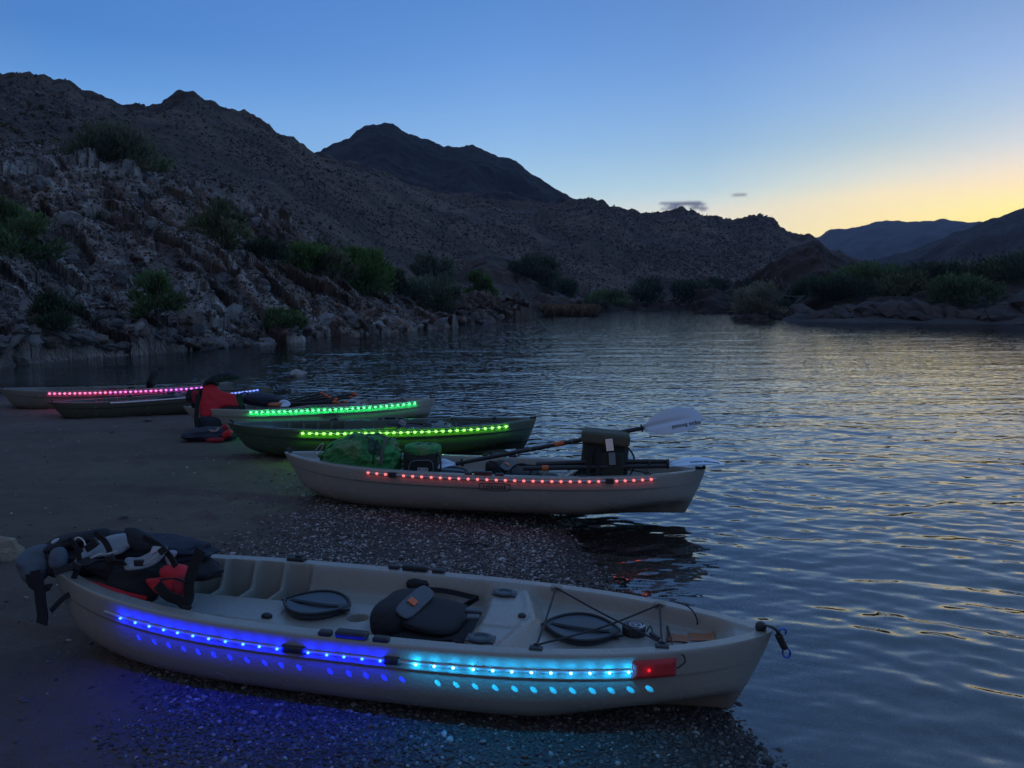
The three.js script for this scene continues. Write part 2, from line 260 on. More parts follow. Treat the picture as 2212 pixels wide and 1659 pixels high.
// ------------------------------------------------------------------ water
{
  const R = rng(5), waves = [];
  const addW = (n, l0, l1, dir, spread, slope) => { for (let i = 0; i < n; i++) { const L = l0 * Math.pow(l1 / l0, R()), a = dir + (R() + R() - 1) * spread; waves.push([Math.cos(a) * 2 * Math.PI / L, Math.sin(a) * 2 * Math.PI / L, slope * L / (2 * Math.PI), R() * 6.28, L]); } };
  addW(18, 0.15, 0.38, 1.9, 0.95, 0.0165); addW(12, 0.1, 0.2, 1.9, 1.2, 0.014); addW(8, 0.36, 0.8, 1.8, 0.5, 0.0115); addW(6, 0.9, 2.2, 1.5, 0.6, 0.009); addW(5, 3, 8, 1.4, 0.8, 0.004);
  const AZ = [], RR = [];
  for (let i = 0; i <= 640; i++) AZ.push(lerp(-24, 40, i / 640)); for (let i = 1; i <= 40; i++) AZ.push(lerp(40, 118, i / 40)); for (let i = 1; i <= 60; i++) AZ.unshift(lerp(-24, -72, i / 60));
  for (let i = 0; i <= 560; i++) RR.push(1.3 * Math.pow(40 / 1.3, i / 560)); for (let i = 1; i <= 90; i++) RR.push(40 * Math.pow(1900 / 40, i / 90));
  const g = grid(AZ.length - 1, RR.length - 1, (a, b) => {
    const ai = Math.round(a * (AZ.length - 1)), t = AZ[ai] * Math.PI / 180, r = RR[Math.round(b * (RR.length - 1))], x = Math.sin(t) * r, z = -Math.cos(t) * r, sp = r < 40 ? Math.max(r * 0.0062, r * (ai > 59 && ai < 702 ? 0.0018 : 0.02)) : r * 0.06;
    const wx = x + 0.5 * fbm(x * 0.35, 2, z * 0.35, 2), wz = z + 0.5 * fbm(x * 0.35, 12, z * 0.35, 2), s = -inland(x, z), calm = sstep(-0.1, 1.5, s) * (0.55 + 0.45 * sstep(-0.4, 0.5, fbm(x * 0.22, 7, z * 0.3, 3)));
    let h = 0; if (s > -0.3 && r < 300) for (const [kx, kz, A, ph, L] of waves) { const f = 1 - sstep(0.18, 0.4, sp / L); if (f > 0) h += f * A * Math.sin(kx * wx + kz * wz + ph); }
    return [x, WATER_Y + h * calm * (1 + 0.9 * (1 - sstep(5, 14, r))), z];
  }, (a, b, p) => [p[0], -p[2]]);
  // small ripples: a tile of periodic waves for the near relief and another, wider one
  const tile = (n, size, count, l0, l1, seed, slope) => {
    const Q = rng(seed), list = []; while (list.length < count) { const L = l0 * Math.pow(l1 / l0, Q()), a = 1.3 + (Q() + Q() - 1) * 1.15, kx = Math.round(Math.cos(a) * size / L), ky = -Math.round(Math.sin(a) * size / L); if (kx || ky) list.push([kx * 2 * Math.PI, ky * 2 * Math.PI, Q() * 6.28, slope * L / (2 * Math.PI) / size]); }
    const hx = new Float32Array(n * n), hy = new Float32Array(n * n), hh = new Float32Array(n * n);
    for (const [kx, ky, ph, A] of list) {
      const cx = new Float32Array(n), sx = new Float32Array(n), cy = new Float32Array(n), sy = new Float32Array(n);
      for (let i = 0; i < n; i++) { cx[i] = Math.cos(kx * i / n + ph); sx[i] = Math.sin(kx * i / n + ph); cy[i] = Math.cos(ky * i / n); sy[i] = Math.sin(ky * i / n); }
      for (let y = 0; y < n; y++) for (let x = 0; x < n; x++) { const c = cx[x] * cy[y] - sx[x] * sy[y], s = sx[x] * cy[y] + cx[x] * sy[y], o = y * n + x; hx[o] += A * kx * c; hy[o] += A * ky * c; hh[o] += A * size * s; }
    }
    return { hx, hy, hh };
  };
  const n = 1024, A = tile(n, 6, 70, 0.06, 0.4, 21, 0.0078), nd = new Uint8Array(n * n * 4);
  for (let i = 0; i < n * n; i++) { const l = Math.hypot(A.hx[i], A.hy[i], 1); nd[i * 4] = 127.5 + 127.5 * -A.hx[i] / l; nd[i * 4 + 1] = 127.5 + 127.5 * -A.hy[i] / l; nd[i * 4 + 2] = 127.5 + 127.5 / l; nd[i * 4 + 3] = 255; }
  const nt = new THREE.DataTexture(nd, n, n); nt.wrapS = nt.wrapT = THREE.RepeatWrapping; nt.magFilter = THREE.LinearFilter; nt.repeat.set(1 / 6, 1 / 6); nt.needsUpdate = true;
  const wm = new THREE.MeshPhysicalMaterial({ color: new THREE.Color().setRGB(1, 1, 1), roughness: 0.02, transmission: 1, thickness: 1, ior: 2, attenuationColor: new THREE.Color().setRGB(0.22, 0.36, 0.36), attenuationDistance: 1.6, normalMap: nt });
  struct('lake', g, wm);
}

// ------------------------------------------------------------------ hills
// rows of [u, v, distance]: a slope is spanned between them, in true distances, then broken up by relief that belongs to the rock
function spline(rows, u) { return table(rows, u); }
function slopeMesh(u0, u1, nu, rows, steps, relief, uvScale = 1) {
  const us = []; for (let i = 0; i <= nu; i++) us.push(lerp(u0, u1, i / nu));
  const ks = []; steps.forEach((n, k) => { for (let i = k ? 1 : 0; i <= n; i++) ks.push(k + i / n); });
  const P = (u, k) => { const i = Math.min(rows.length - 2, Math.floor(k)), t = k - i, A = spline(rows[i], u), B = spline(rows[i + 1], u), a = at(u, A[0], A[1]), b = at(u, B[0], B[1]); return a.lerp(b, t); };
  const g = grid(nu, ks.length - 1, (a, b) => { const u = lerp(u0, u1, a), k = ks[Math.round(b * (ks.length - 1))], p = P(u, k); return relief(p, k, u).toArray(); }, (a, b, p) => [Math.hypot(p[0], p[2]) * lerp(u0, u1, a) / 1600 * uvScale, (p[1] * 1.2 + Math.hypot(p[0], p[2])) * uvScale]);
  return { g, P, find(u, v, kMax = rows.length - 2) { for (let k = 0.02; k <= kMax; k += 0.01) { const q = P(u, k); if (project(q)[1] <= v) return relief(q, k, u); } return relief(P(u, kMax), kMax, u); } };
}
const outOf = (p, up = 0.8) => V(-p.x, 0, -p.z).normalize().multiplyScalar(1 - up * 0.5).add(V(0, up, 0)).normalize();
const shoreD = (v) => 1.64 * 1600 / (v - 648);
const baseRow = [[-420, 790], [-100, 772], [0, 766], [150, 757], [300, 752], [450, 746], [560, 740], [700, 730], [850, 716], [960, 707], [1060, 697], [1140, 690], [1165, 684], [1200, 679], [1290, 673], [1420, 668.5], [1560, 666], [1900, 665]].map(([u, v]) => [u, v, shoreD(v)]);
const cliffRow = [[-420, 345, 16], [0, 375, 16], [150, 385, 16], [300, 400, 17], [450, 425, 17], [560, 470, 17], [700, 545, 18], [850, 592, 18], [960, 640, 14], [1060, 668, 10], [1140, 683, 6], [1165, 676, 6], [1290, 664, 8], [1420, 660, 9], [1560, 658, 9], [1900, 656, 9]].map(([u, v, d]) => [u, v, d + table(baseRow, u)[1]]);
const midRow = [[-420, 262, 60], [0, 300, 60], [150, 300, 64], [300, 312, 70], [450, 350, 78], [560, 400, 85], [700, 470, 92], [850, 540, 100], [960, 585, 106], [1060, 617, 115], [1140, 638, 125], [1180, 640, 135], [1290, 636, 150], [1420, 634, 170], [1560, 634, 190], [1900, 634, 210]];
const crestRow = [[-420, 190, 112], [-250, 150, 114], [-100, 165, 118], [0, 158, 120], [30, 151, 121], [52, 156, 122], [75, 165, 124], [92, 157, 125], [115, 168, 127], [150, 170, 129], [180, 190, 132], [225, 205, 136], [262, 217, 140], [300, 210, 143], [345, 210, 146], [385, 195, 149], [420, 191, 151], [440, 205, 154], [470, 222, 158], [510, 235, 165], [550, 255, 172], [580, 275, 178], [600, 297, 184], [620, 302, 188], [640, 310, 194], [680, 331, 203], [745, 345, 212], [800, 365, 222], [847, 389, 232], [898, 400, 242], [965, 413, 256], [1050, 430, 282], [1168, 438, 320], [1236, 442, 330], [1255, 437, 332], [1270, 431, 334], [1320, 450, 340], [1345, 460, 345], [1409, 470, 355], [1440, 469, 360], [1472, 466, 364], [1500, 474, 368], [1527, 481, 370], [1560, 484, 374], [1595, 483, 378], [1630, 474, 382], [1654, 471, 385], [1685, 490, 388], [1722, 506, 392], [1735, 510, 393], [1749, 508, 394], [1762, 517, 395], [1794, 549, 398], [1844, 560, 402], [1900, 572, 405]];
const shift = (rows, dv, f) => rows.map(([u, v, d]) => [u, v + dv, d * f]);
const hillRows = [shift(baseRow, 0, 1).map(([u, v, d]) => [u, v + 60, d * 0.985]), baseRow, cliffRow, midRow, crestRow, shift(crestRow, 40, 1.35)];
const rockM = std(1, 1, 1, 0.95, { vertexColors: true, bumpMap: rep(rockTex, 0.45), bumpScale: 0.22 });
const hillSide = slopeMesh(-420, 1900, 860, hillRows, [4, 300, 90, 130, 6], (p, k) => {
  const d = Math.hypot(p.x, p.z), n = outOf(p, lerp(0.55, 0.95, sstep(1.6, 2.2, k))), cl = sstep(0.85, 1.03, k) * (1 - sstep(1.9, 2.35, k)), hi = sstep(1.75, 2.3, k);
  // beds dipping down to the right: the rock breaks along them
  const qx = p.x * 0.8 - p.y * 0.6 + p.z * 0.05, qy = p.x * 0.55 + p.y * 0.8 + p.z * 0.2, qz = p.z;
  let h = 0;
  if (cl > 0) {
    h += cl * (1.7 * fbm(p.x * 0.09, p.y * 0.12, p.z * 0.08, 3) + 0.55 * ridged(qx * 0.10, qy * 0.36, qz * 0.16, 4, 0.55));
    let c = cells(qx * 0.26, qy * 0.62, qz * 0.36); h += cl * ((c[0] - 0.5) * 0.75 + c[1] * 1.7 - 0.3 * (1 - sstep(0, 0.14, c[3])));
    c = cells(qx * 0.7 + 9, qy * 1.9, qz * 1.0); h += cl * ((c[0] - 0.5) * 0.55 + c[1] * 1.1 - 0.12 * (1 - sstep(0, 0.15, c[3])));
    c = cells(qx * 2.0 + 3, qy * 4.6, qz * 2.6); h += cl * ((c[0] - 0.5) * 0.16 + c[1] * 0.3);
  }
  if (hi > 0) { const s = d / 120, e = 0.75 + 0.25 * sstep(1, 4, k); h += hi * s * (4.2 * e * fbm(p.x * 0.035 / s, p.y * 0.05 / s, p.z * 0.035 / s, 4) + 1.9 * (ridged(p.x * 0.075 / s, p.y * 0.05, p.z * 0.075 / s, 5, 0.55) - 0.3)); }
  h *= 1 - 0.6 * sstep(3.7, 4, k);
  if (k > 3.85 && k <= 4.001) h += d * 0.010 * Math.max(-0.3, fbm(p.x * 0.2, 3, p.z * 0.2, 5, 0.6));
  return p.clone().addScaledVector(n, h);
});
colorize(hillSide.g, (x, y, z, nx, ny, nz) => {
  const d = Math.hypot(x, z), qx = x * 0.8 - y * 0.6 + z * 0.05, qy = x * 0.55 + y * 0.8 + z * 0.2, up = sstep(36, 70, d - 0.02 * x) ;
  const a = fbm(qx * 0.09, qy * 0.22, z * 0.1, 4), b = fbm(qx * 0.5, qy * 1.2, z * 0.5, 4), c = cells(qx * 0.7 + 9, qy * 1.9, z)[0], f = hash3(Math.floor(qx * 2), Math.floor(qy * 4), Math.floor(z * 2)), e = fbm(x * 0.03, y * 0.03, z * 0.03, 3);
  const boost = 1.6; let col = [0.21, 0.185, 0.168]; const mixc = (t, q) => { t = clamp(t); col = col.map((v, k) => lerp(v, q[k], t)); };
  mixc(sstep(-0.1, 0.4, a), [0.26, 0.19, 0.15]); mixc(sstep(0.15, 0.5, -a), [0.135, 0.115, 0.112]); mixc(0.75 * sstep(0.08, 0.45, b), [0.34, 0.31, 0.285]); mixc(0.75 * sstep(0.05, 0.4, -b), [0.085, 0.072, 0.068]); mixc(0.6 * sstep(0.72, 0.95, c), [0.42, 0.385, 0.35]);
  mixc(0.6 * sstep(0.55, 0.9, ny) * (1 - sstep(30, 60, d)), [0.12, 0.10, 0.085]);
  col = col.map((v) => v * (0.8 + 0.4 * f)); mixc(up * 0.95, [0.18 + 0.045 * e, 0.108 + 0.02 * e, 0.066]); mixc(up * 0.6 * sstep(0.0, 0.5, fbm(x * 0.35, y * 0.35, z * 0.35, 3)), [0.095, 0.07, 0.058]); mixc(up * 0.6 * sstep(0.1, 0.45, fbm(x * 1.1, y * 1.1, z * 1.1, 2)), [0.065, 0.05, 0.045]); mixc(up * 0.45 * sstep(0.1, 0.5, fbm(x * 0.06 + 9, y * 0.1, z * 0.06, 3)), [0.24, 0.16, 0.11]); const q = up * 0.9 * clamp(0.5 + 1.5 * fbm(x * 0.45, y * 0.5, z * 0.45, 4, 0.75)), q2 = up * sstep(0.05, 0.4, ridged(x * 0.05, y * 0.03, z * 0.05, 4) - 0.15); col = col.map((v) => v * lerp(1, 0.42, q) * lerp(1, 0.6, q2));
  return col.map((v) => v * lerp(boost, 1, up));
});
const hillObj = struct('rocky_hillside', hillSide.g, rockM);

function ridge(name, rows, steps, nu, amp, f, cA, cB) {
  const u0 = rows[0][0][0], u1 = rows[0][rows[0].length - 1][0], crest = rows.length - 2;
  const s = slopeMesh(u0, u1, nu, rows, steps, (p, k) => { const t = Math.max(0, 1 - Math.abs(k - crest) * 1.2), lo = name === 'right_bank' ? 0.2 + 0.8 * sstep(1, 1.7, k) : 1, g = fbm(p.x * f, p.y * f * 0.6, p.z * f, 5), r = ridged(p.x * f * 1.7, p.y * f * 0.5, p.z * f * 1.7, 4); return p.clone().addScaledVector(outOf(p, 0.7), lo * amp * (1 - 0.85 * t) * (g + 1.1 * r - 0.4) + amp * 0.3 * t * fbm(p.x * f * 6, 5, p.z * f * 6, 5, 0.6)); }, 0.12);
  colorize(s.g, (x, y, z) => { const t = clamp(0.5 + 0.9 * fbm(x * f * 3, y * f * 3, z * f * 3, 4)); return cA.map((v, k) => lerp(v, cB[k], t)); });
  s.mesh = struct(name, s.g, std(1, 1, 1, 1, { vertexColors: true, bumpMap: rep(rockTex, 0.5), bumpScale: amp * 0.08 })); return s;
}
const mtn = [[600, 345], [640, 340], [680, 331], [700, 318], [735, 303], [755, 296], [770, 280], [790, 268], [805, 265], [830, 261], [850, 265], [870, 280], [895, 290], [930, 305], [960, 318], [1000, 318], [1010, 315], [1022, 313], [1050, 325], [1080, 340], [1120, 356], [1160, 385], [1200, 412], [1240, 437], [1300, 475]].map(([u, v]) => [u, v, 520]);
ridge('mountain', [shift(mtn, 0, 1).map(([u, v]) => [u, 520, 360]), shift(mtn, 0, 1).map(([u, v]) => [u, lerp(v, 520, 0.45), 440]), mtn, shift(mtn, 60, 1.4)], [60, 110, 6], 420, 13, 0.013, [0.045, 0.036, 0.034], [0.014, 0.013, 0.013]);
const far = [[1700, 520], [1767, 515], [1780, 505], [1794, 494], [1810, 491], [1835, 488], [1876, 478], [1898, 475], [1935, 479], [1971, 481], [2010, 479], [2039, 475], [2070, 479], [2116, 481], [2180, 478], [2260, 470], [2360, 462], [2520, 470]].map(([u, v]) => [u, v, 1850]);
ridge('far_hills', [far.map(([u]) => [u, 640, 1200]), far.map(([u, v]) => [u, lerp(v, 640, 0.4), 1560]), far, shift(far, 40, 1.08)], [30, 70, 6], 240, 34, 0.0045, [0.115, 0.098, 0.088], [0.085, 0.075, 0.07]);
const rh = [[1780, 610], [1889, 566], [1916, 560], [1971, 544], [2002, 533], [2048, 506], [2089, 492], [2116, 481], [2138, 472], [2161, 470], [2184, 458], [2212, 449], [2280, 430], [2400, 405], [2600, 395], [2800, 420]].map(([u, v]) => [u, v, 640]);
ridge('right_hill', [rh.map(([u]) => [u, 655, 300]), rh.map(([u, v]) => [u, lerp(v, 640, 0.5), 470]), rh, shift(rh, 50, 1.4)], [40, 90, 6], 320, 17, 0.011, [0.095, 0.075, 0.064], [0.065, 0.054, 0.05]);
const kn = [[1500, 660], [1560, 636], [1590, 610], [1640, 585], [1700, 545], [1722, 530], [1740, 524], [1760, 519], [1778, 530], [1800, 545], [1850, 562], [1900, 575], [1990, 600], [2100, 625]].map(([u, v]) => [u, v, 132]);
ridge('rocky_knoll', [kn.map(([u]) => [u, 672, 98]), kn.map(([u, v]) => [u, lerp(v, 660, 0.5), 114]), kn, shift(kn, 40, 1.3)], [40, 60, 6], 300, 4.2, 0.07, [0.085, 0.064, 0.054], [0.035, 0.03, 0.028]);
const bk = [[1690, 690], [1710, 660], [1745, 628], [1800, 608], [1850, 600], [1950, 597], [2050, 592], [2150, 586], [2212, 578], [2320, 570], [2600, 560]].map(([u, v]) => [u, v, 84]);
const bank = ridge('right_bank', [bk.map(([u]) => [u, 700, 60]), bk.map(([u]) => [u, 690, shoreD(690)]), bk.map(([u, v]) => [u, lerp(v, 688, 0.4), 69.5]), bk, bk.map(([u, v]) => [u, v + 6, 300])], [3, 60, 50, 10], 420, 1.1, 0.16, [0.075, 0.06, 0.052], [0.035, 0.03, 0.028]);
const md = [[985, 600], [1010, 560], [1035, 546], [1058, 541], [1090, 548], [1120, 565], [1150, 590], [1185, 620], [1230, 650]].map(([u, v]) => [u, v, 108]);
ridge('rocky_mound', [md.map(([u]) => [u, 660, 92]), md.map(([u, v]) => [u, lerp(v, 650, 0.4), 100]), md, shift(md, 45, 1.16)], [40, 50, 6], 140, 1.6, 0.12, [0.11, 0.085, 0.07], [0.05, 0.042, 0.038]);

// rocks one can pick out on the hillside: pieces of it
function rockGeo(seed, det = 2) {
  const g = mergeVertices(new THREE.IcosahedronGeometry(1, det).deleteAttribute('uv').deleteAttribute('normal')), p = g.attributes.position;
  for (let i = 0; i < p.count; i++) { const x = p.getX(i), y = p.getY(i), z = p.getZ(i), c = cells(x * 1.1 + seed * 13, y * 1.1, z * 1.1), k = 0.86 + 0.42 * (c[0] - 0.5) + 0.5 * c[1] + 0.1 * fbm(x * 3, y * 3, z * 3 + seed, 2); p.setXYZ(i, x * k, y * k, z * k); }
  const h = g.toNonIndexed(); h.computeVertexNormals(); const q = h.attributes.position, uv = []; for (let i = 0; i < q.count; i++) uv.push(q.getX(i) + q.getZ(i) * 0.6, q.getY(i)); h.setAttribute('uv', new THREE.Float32BufferAttribute(uv, 2)); return h;
}
const rockGeos = [1, 2, 3, 4, 5, 6, 7, 8].map((s) => rockGeo(s));
const rockTones = [[0.20, 0.185, 0.18], [0.27, 0.255, 0.245], [0.15, 0.13, 0.12], [0.21, 0.16, 0.13], [0.12, 0.11, 0.11], [0.33, 0.31, 0.29]].map((c) => std(...c, 0.93, { bumpMap: rep(sandTex, 0.9), bumpScale: 0.05 }));
{
  const R = rng(41);
  const place = (u, v, r, up = 0.15, flat = 0.7) => { const p = hillSide.find(u, v), m = add('rock', rockGeos[Math.floor(R() * 8)], rockTones[Math.floor(R() * 5.3)], hillObj); m.position.copy(p).add(V(0, r * up, 0)).addScaledVector(outOf(p, 0.5), r * 0.3); m.rotation.set(R() * 0.8, R() * 6.3, -0.7 + R() * 0.5); m.scale.set(r * (0.9 + R() * 0.8), r * flat * (0.7 + R() * 0.5), r * (0.7 + R() * 0.5)); return m; };
  for (let i = 0; i < 80; i++) { const u = lerp(-60, 1150, i / 80 + R() * 0.02), v = table(baseRow, u)[0]; place(u, v - 1 - R() * 5, (0.14 + 0.3 * R() * R()) * (u > 700 ? 1.4 : 1), -0.1, 0.5); }
  for (let i = 0; i < 90; i++) { const u = lerp(-60, 900, R()), a = table(baseRow, u)[0], b = table(cliffRow, u)[0], t = R(); place(u, lerp(a - 6, b, t), 0.13 + 0.3 * R() * R(), -0.15); }
  for (let i = 0; i < 60; i++) { const u = lerp(-60, 600, (i + R()) / 60), v = table(baseRow, u)[0]; place(u, v + 3 - R() * 4, 0.12 + 0.26 * R() * R(), -0.05, 0.55); }
  const big = [[515, 485, 1.7, 5], [545, 605, 1.5, 3], [505, 655, 1.2, 1], [480, 600, 1.3, 2], [570, 635, 1.0, 1], [300, 440, 1.2, 0], [290, 520, 1.0, 1], [130, 350, 1.5, 4], [95, 445, 1.4, 0], [410, 690, 1.1, 3], [375, 640, 0.9, 0], [700, 690, 1.1, 1], [760, 700, 1.0, 0], [1100, 668, 1.1, 4], [150, 520, 1.1, 1], [190, 640, 1.0, 3], [60, 690, 1.2, 1], [640, 690, 0.9, 1]];
  for (const [u, v, r, t] of big) { const m = place(u, v, r * 0.36, -0.1, 0.85); m.material = rockTones[t]; }
  const list = [], cols = [];
  for (let i = 0; i < 42000; i++) {
    const u = lerp(-120, 1700, R()), a = table(baseRow, u)[0], b = table(crestRow, u)[0], v = lerp(a - 4, b + 3, R()), p = hillSide.find(u, v), d = Math.hypot(p.x, p.z); if (d > 60 && fbm(p.x * 0.04, p.y * 0.05, p.z * 0.04, 3) + 1.1 * (R() - 0.5) < -0.05) continue; const r = d * (0.0010 + 0.0026 * R() * R() * R());
    list.push(mat4(p.add(V(0, r * 0.2, 0)), quat(R() * 6, R() * 6, R() * 6), V(r * 1.4, r * 0.8, r))); const c = rockTones[Math.floor(R() * 5)].color, j = (0.3 + 0.9 * R() * R()) * (d > 55 ? 0.75 : 1.2); cols.push(new THREE.Color().setRGB(c.r * j, c.g * j * 0.88, c.b * j * 0.84));
  }
  stuff('rubble', rockGeo(9, 1), std(1, 1, 1, 0.95), hillObj, list, cols);
}

// ------------------------------------------------------------------ bushes
const leafM = new THREE.MeshPhysicalMaterial({ color: 0xffffff, roughness: 1, transmission: 0.5, thickness: 0, vertexColors: true, side: THREE.DoubleSide, specularIntensity: 0.3 });
const barkM = std(0.075, 0.06, 0.05, 0.95);
function bush(name, label, cat, group, base, w, h, tone, { leaves = 2600, leaf = 0.06, dens = 22, seed = 1, stems = 7, depth = 0.8, bare = 0, low = 0.12 } = {}) {
  const R = rng(seed * 991 + 7), t = thing(name, label, cat, group), P = [], N = [], C = [], UV = [], tips = [];
  t.position.copy(base); const gz = () => (R() + R() + R() - 1.5) / 1.5;
  for (let i = 0; i < dens; i++) { const a = R() * 6.283, q = Math.sqrt(R()), y = low + (1 - low) * Math.pow(R(), 0.75), prof = Math.sqrt(Math.max(0.05, 1 - Math.pow((y - 0.42) / 0.64, 2))); tips.push([Math.cos(a) * q * w / 2 * prof, y * h * 0.92, Math.sin(a) * q * w / 2 * depth * prof, 0.7 + R() * 0.6, 0.65 + R() * 0.7]); }
  for (let i = 0; i < leaves * 1.25 * (1 - bare); i++) {
    const k = tips[Math.floor(R() * dens)], cs = w * 0.21 * k[3], p = V(k[0] + gz() * cs, Math.max(0.03 * h, k[1] + gz() * cs * 0.8), k[2] + gz() * cs), l = leaf * (0.7 + R() * 1.5), d = V(p.x / w, (p.y + 0.15 * h) / h * 0.9, p.z / w).normalize().multiplyScalar(0.75).add(V(R() - 0.5, R() * 0.6 - 0.2, R() - 0.5)).normalize(), s = V(R() - 0.5, R() - 0.5, R() - 0.5).cross(d).normalize(), e = l * 0.17, n = V().crossVectors(s, d);
    const a = p.clone(), b = p.clone().addScaledVector(d, l * 0.55).addScaledVector(s, e), c = p.clone().addScaledVector(d, l), f = p.clone().addScaledVector(d, l * 0.5).addScaledVector(s, -e);
    const j = k[4] * (0.7 + R() * 0.6), cc = [tone[0] * j * (0.9 + R() * 0.3), tone[1] * j, tone[2] * j];
    for (const q of [a, b, c, a, c, f]) { P.push(q.x, q.y, q.z); N.push(n.x, n.y, n.z); C.push(...cc); UV.push(0, 0); }
  }
  if (P.length) {
    const g = new THREE.BufferGeometry(); g.setAttribute('position', new THREE.Float32BufferAttribute(P, 3)); g.setAttribute('normal', new THREE.Float32BufferAttribute(N, 3)); g.setAttribute('color', new THREE.Float32BufferAttribute(C, 3)); g.setAttribute('uv', new THREE.Float32BufferAttribute(UV, 2));
    add('foliage', g, leafM, t);
  }
  const st = []; for (let i = 0; i < stems; i++) { const k = tips[i % dens], r = 0.012 * h; st.push(tube([V((R() - 0.5) * 0.1 * w, -0.1 * h, 0), V(k[0] * 0.35, k[1] * 0.45, k[2] * 0.35), V(k[0] * 1.02, k[1], k[2])], r * (0.6 + R() * 0.6), 8, 5)); if (bare) for (let q = 0; q < 3; q++) st.push(tube([V(k[0] * 0.4, k[1] * 0.5, k[2] * 0.4), V(k[0] * 0.8 + gz() * 0.15 * w, k[1] * 0.9, k[2] + gz() * 0.15 * w), V(k[0] + gz() * 0.3 * w, k[1] * 1.1, k[2] + gz() * 0.3 * w)], r * 0.4, 6, 4)); }
  add('stem', merge(st), barkM, t); return t;
}
{
  const G = { green: [0.095, 0.15, 0.055], bright: [0.095, 0.18, 0.045], olive: [0.14, 0.155, 0.075], dark: [0.06, 0.09, 0.05], blue: [0.105, 0.14, 0.085], pale: [0.22, 0.22, 0.14], dusty: [0.11, 0.125, 0.075], brown: [0.12, 0.095, 0.06], grey: [0.17, 0.15, 0.125] };
  // [u, foot v, width px, height px, tone, label, options]
  const list = [
    [28, 570, 110, 88, 'green', 'bright green bush cut by the left edge, high on the rocks', { leaves: 4200 }],
    [120, 744, 66, 58, 'dark', 'small dim green bush low on the bank left of the round dark bush', { leaves: 2400 }],
    [338, 713, 78, 76, 'green', 'round dark green bush near the water at the foot of the rocky slope', { leaves: 4200 }],
    [612, 724, 70, 34, 'green', 'low green bush at the waterline under the pale rocks', { leaves: 2400 }],
    [245, 382, 140, 60, 'dusty', 'wide dim green bush high on the slope below the twin peaks', { leaves: 4200 }],
    [283, 375, 90, 40, 'green', 'low green scrub on the slope just right of the wide dim bush', { leaves: 2000 }],
    [480, 560, 84, 96, 'olive', 'tall olive bush standing below the pale boulder', { leaves: 4200 }],
    [575, 582, 80, 46, 'dark', 'dark scrub between the olive bush and the green thicket', { leaves: 2200 }],
    [662, 590, 96, 56, 'bright', 'flat topped green bush at the left end of the thicket above the shore', { leaves: 4200 }],
    [715, 615, 80, 72, 'olive', 'brownish olive bush in the middle of the thicket above the shore', { leaves: 3400 }],
    [782, 632, 112, 98, 'bright', 'largest bright green tree like bush of the thicket', { leaves: 6800, dens: 34 }],
    [850, 632, 50, 56, 'dark', 'dim bush just right of the bright green tree', { leaves: 2200 }],
    [930, 585, 80, 54, 'blue', 'dusky prickly looking bush on the slope above the thicket', { leaves: 3000 }],
    [935, 662, 110, 82, 'blue', 'broad grey green bush close to the point of land', { leaves: 5600, dens: 30 }],
    [1036, 645, 52, 56, 'bright', 'yellowish green bush right of the broad grey green bush', { leaves: 2800 }],
    [1150, 652, 100, 84, 'dark', 'big dark round bush behind the point of land', { leaves: 5600, dens: 30 }],
    [1210, 652, 60, 40, 'dark', 'small dark bush right of the big dark round bush', { leaves: 2200 }],
    [1310, 656, 70, 36, 'green', 'green bush on the far shore behind the tawny reeds', { leaves: 2600 }],
    [1398, 658, 76, 46, 'dark', 'dark bush on the far shore right of the reeds', { leaves: 2600 }],
    [1490, 660, 70, 36, 'dark', 'dark bush on the far shore in the middle of the view', { leaves: 2400 }],
    [1555, 660, 60, 44, 'dark', 'dark bush on the far shore left of the islet', { leaves: 2400 }],
  ];
  list.forEach(([u, v, wp, hp, t, label, o], i) => { const p = hillSide.find(u, v), d = Math.hypot(p.x, p.z) / Math.cos(Math.atan((u - CX) / FPX)), s = d / FPX; p.y -= 0.04 * hp * s; bush('bush', label, 'bush', undefined, p, wp * s * 1.12, hp * s, G[t], { leaf: d * 0.0034, dens: 24, seed: i + 1, ...o }); });
  const p0 = hillSide.find(592, 640), s0 = Math.hypot(p0.x, p0.z) / FPX; bush('bare_shrub', 'leafless dark shrub with thin branches on the rocks above the shore', 'shrub', undefined, p0, 90 * s0, 80 * s0, G.brown, { leaves: 0, bare: 1, stems: 10, seed: 50 });
  const p1 = hillSide.find(700, 560), s1 = Math.hypot(p1.x, p1.z) / FPX; bush('bare_shrub', 'bare crooked branches standing against the green thicket', 'shrub', undefined, p1, 60 * s1, 55 * s1, G.brown, { leaves: 0, bare: 1, stems: 6, seed: 51 });
  // dry tufts all over the slope
  const R = rng(8), tuft = (() => { const q = []; for (let i = 0; i < 26; i++) { const a = R() * 6.28, t = R() * 0.9, r = 0.9; const g = new THREE.PlaneGeometry(0.12, 1, 1, 1); g.translate(0, 0.5, 0); g.rotateX(t); g.rotateY(a); q.push(g); } return merge(q); })(), L = [], C = [];
  for (let i = 0; i < 2600; i++) { const u = lerp(-120, 1700, R()), a = table(baseRow, u)[0], b = table(crestRow, u)[0], v = lerp(a - 14, b + 12, Math.pow(R(), 0.7)), p = hillSide.find(u, v), d = Math.hypot(p.x, p.z), r = d * (0.004 + 0.007 * R() * R()) * (d > 90 ? 0.5 : 1); if (d > 60 && fbm(p.x * 0.05 + 4, p.y * 0.06, p.z * 0.05, 3) + 0.8 * (R() - 0.5) < 0) continue; p.y -= r * 0.1; L.push(mat4(p, quat(0, R() * 6, 0), V(r, r * 0.75, r))); const c = [G.grey, G.brown, [0.13, 0.12, 0.07], [0.1, 0.1, 0.065], [0.12, 0.1, 0.08]][Math.floor(R() * 5)], j = 0.6 + R() * 0.6; C.push(new THREE.Color().setRGB(c[0] * j, c[1] * j, c[2] * j)); }
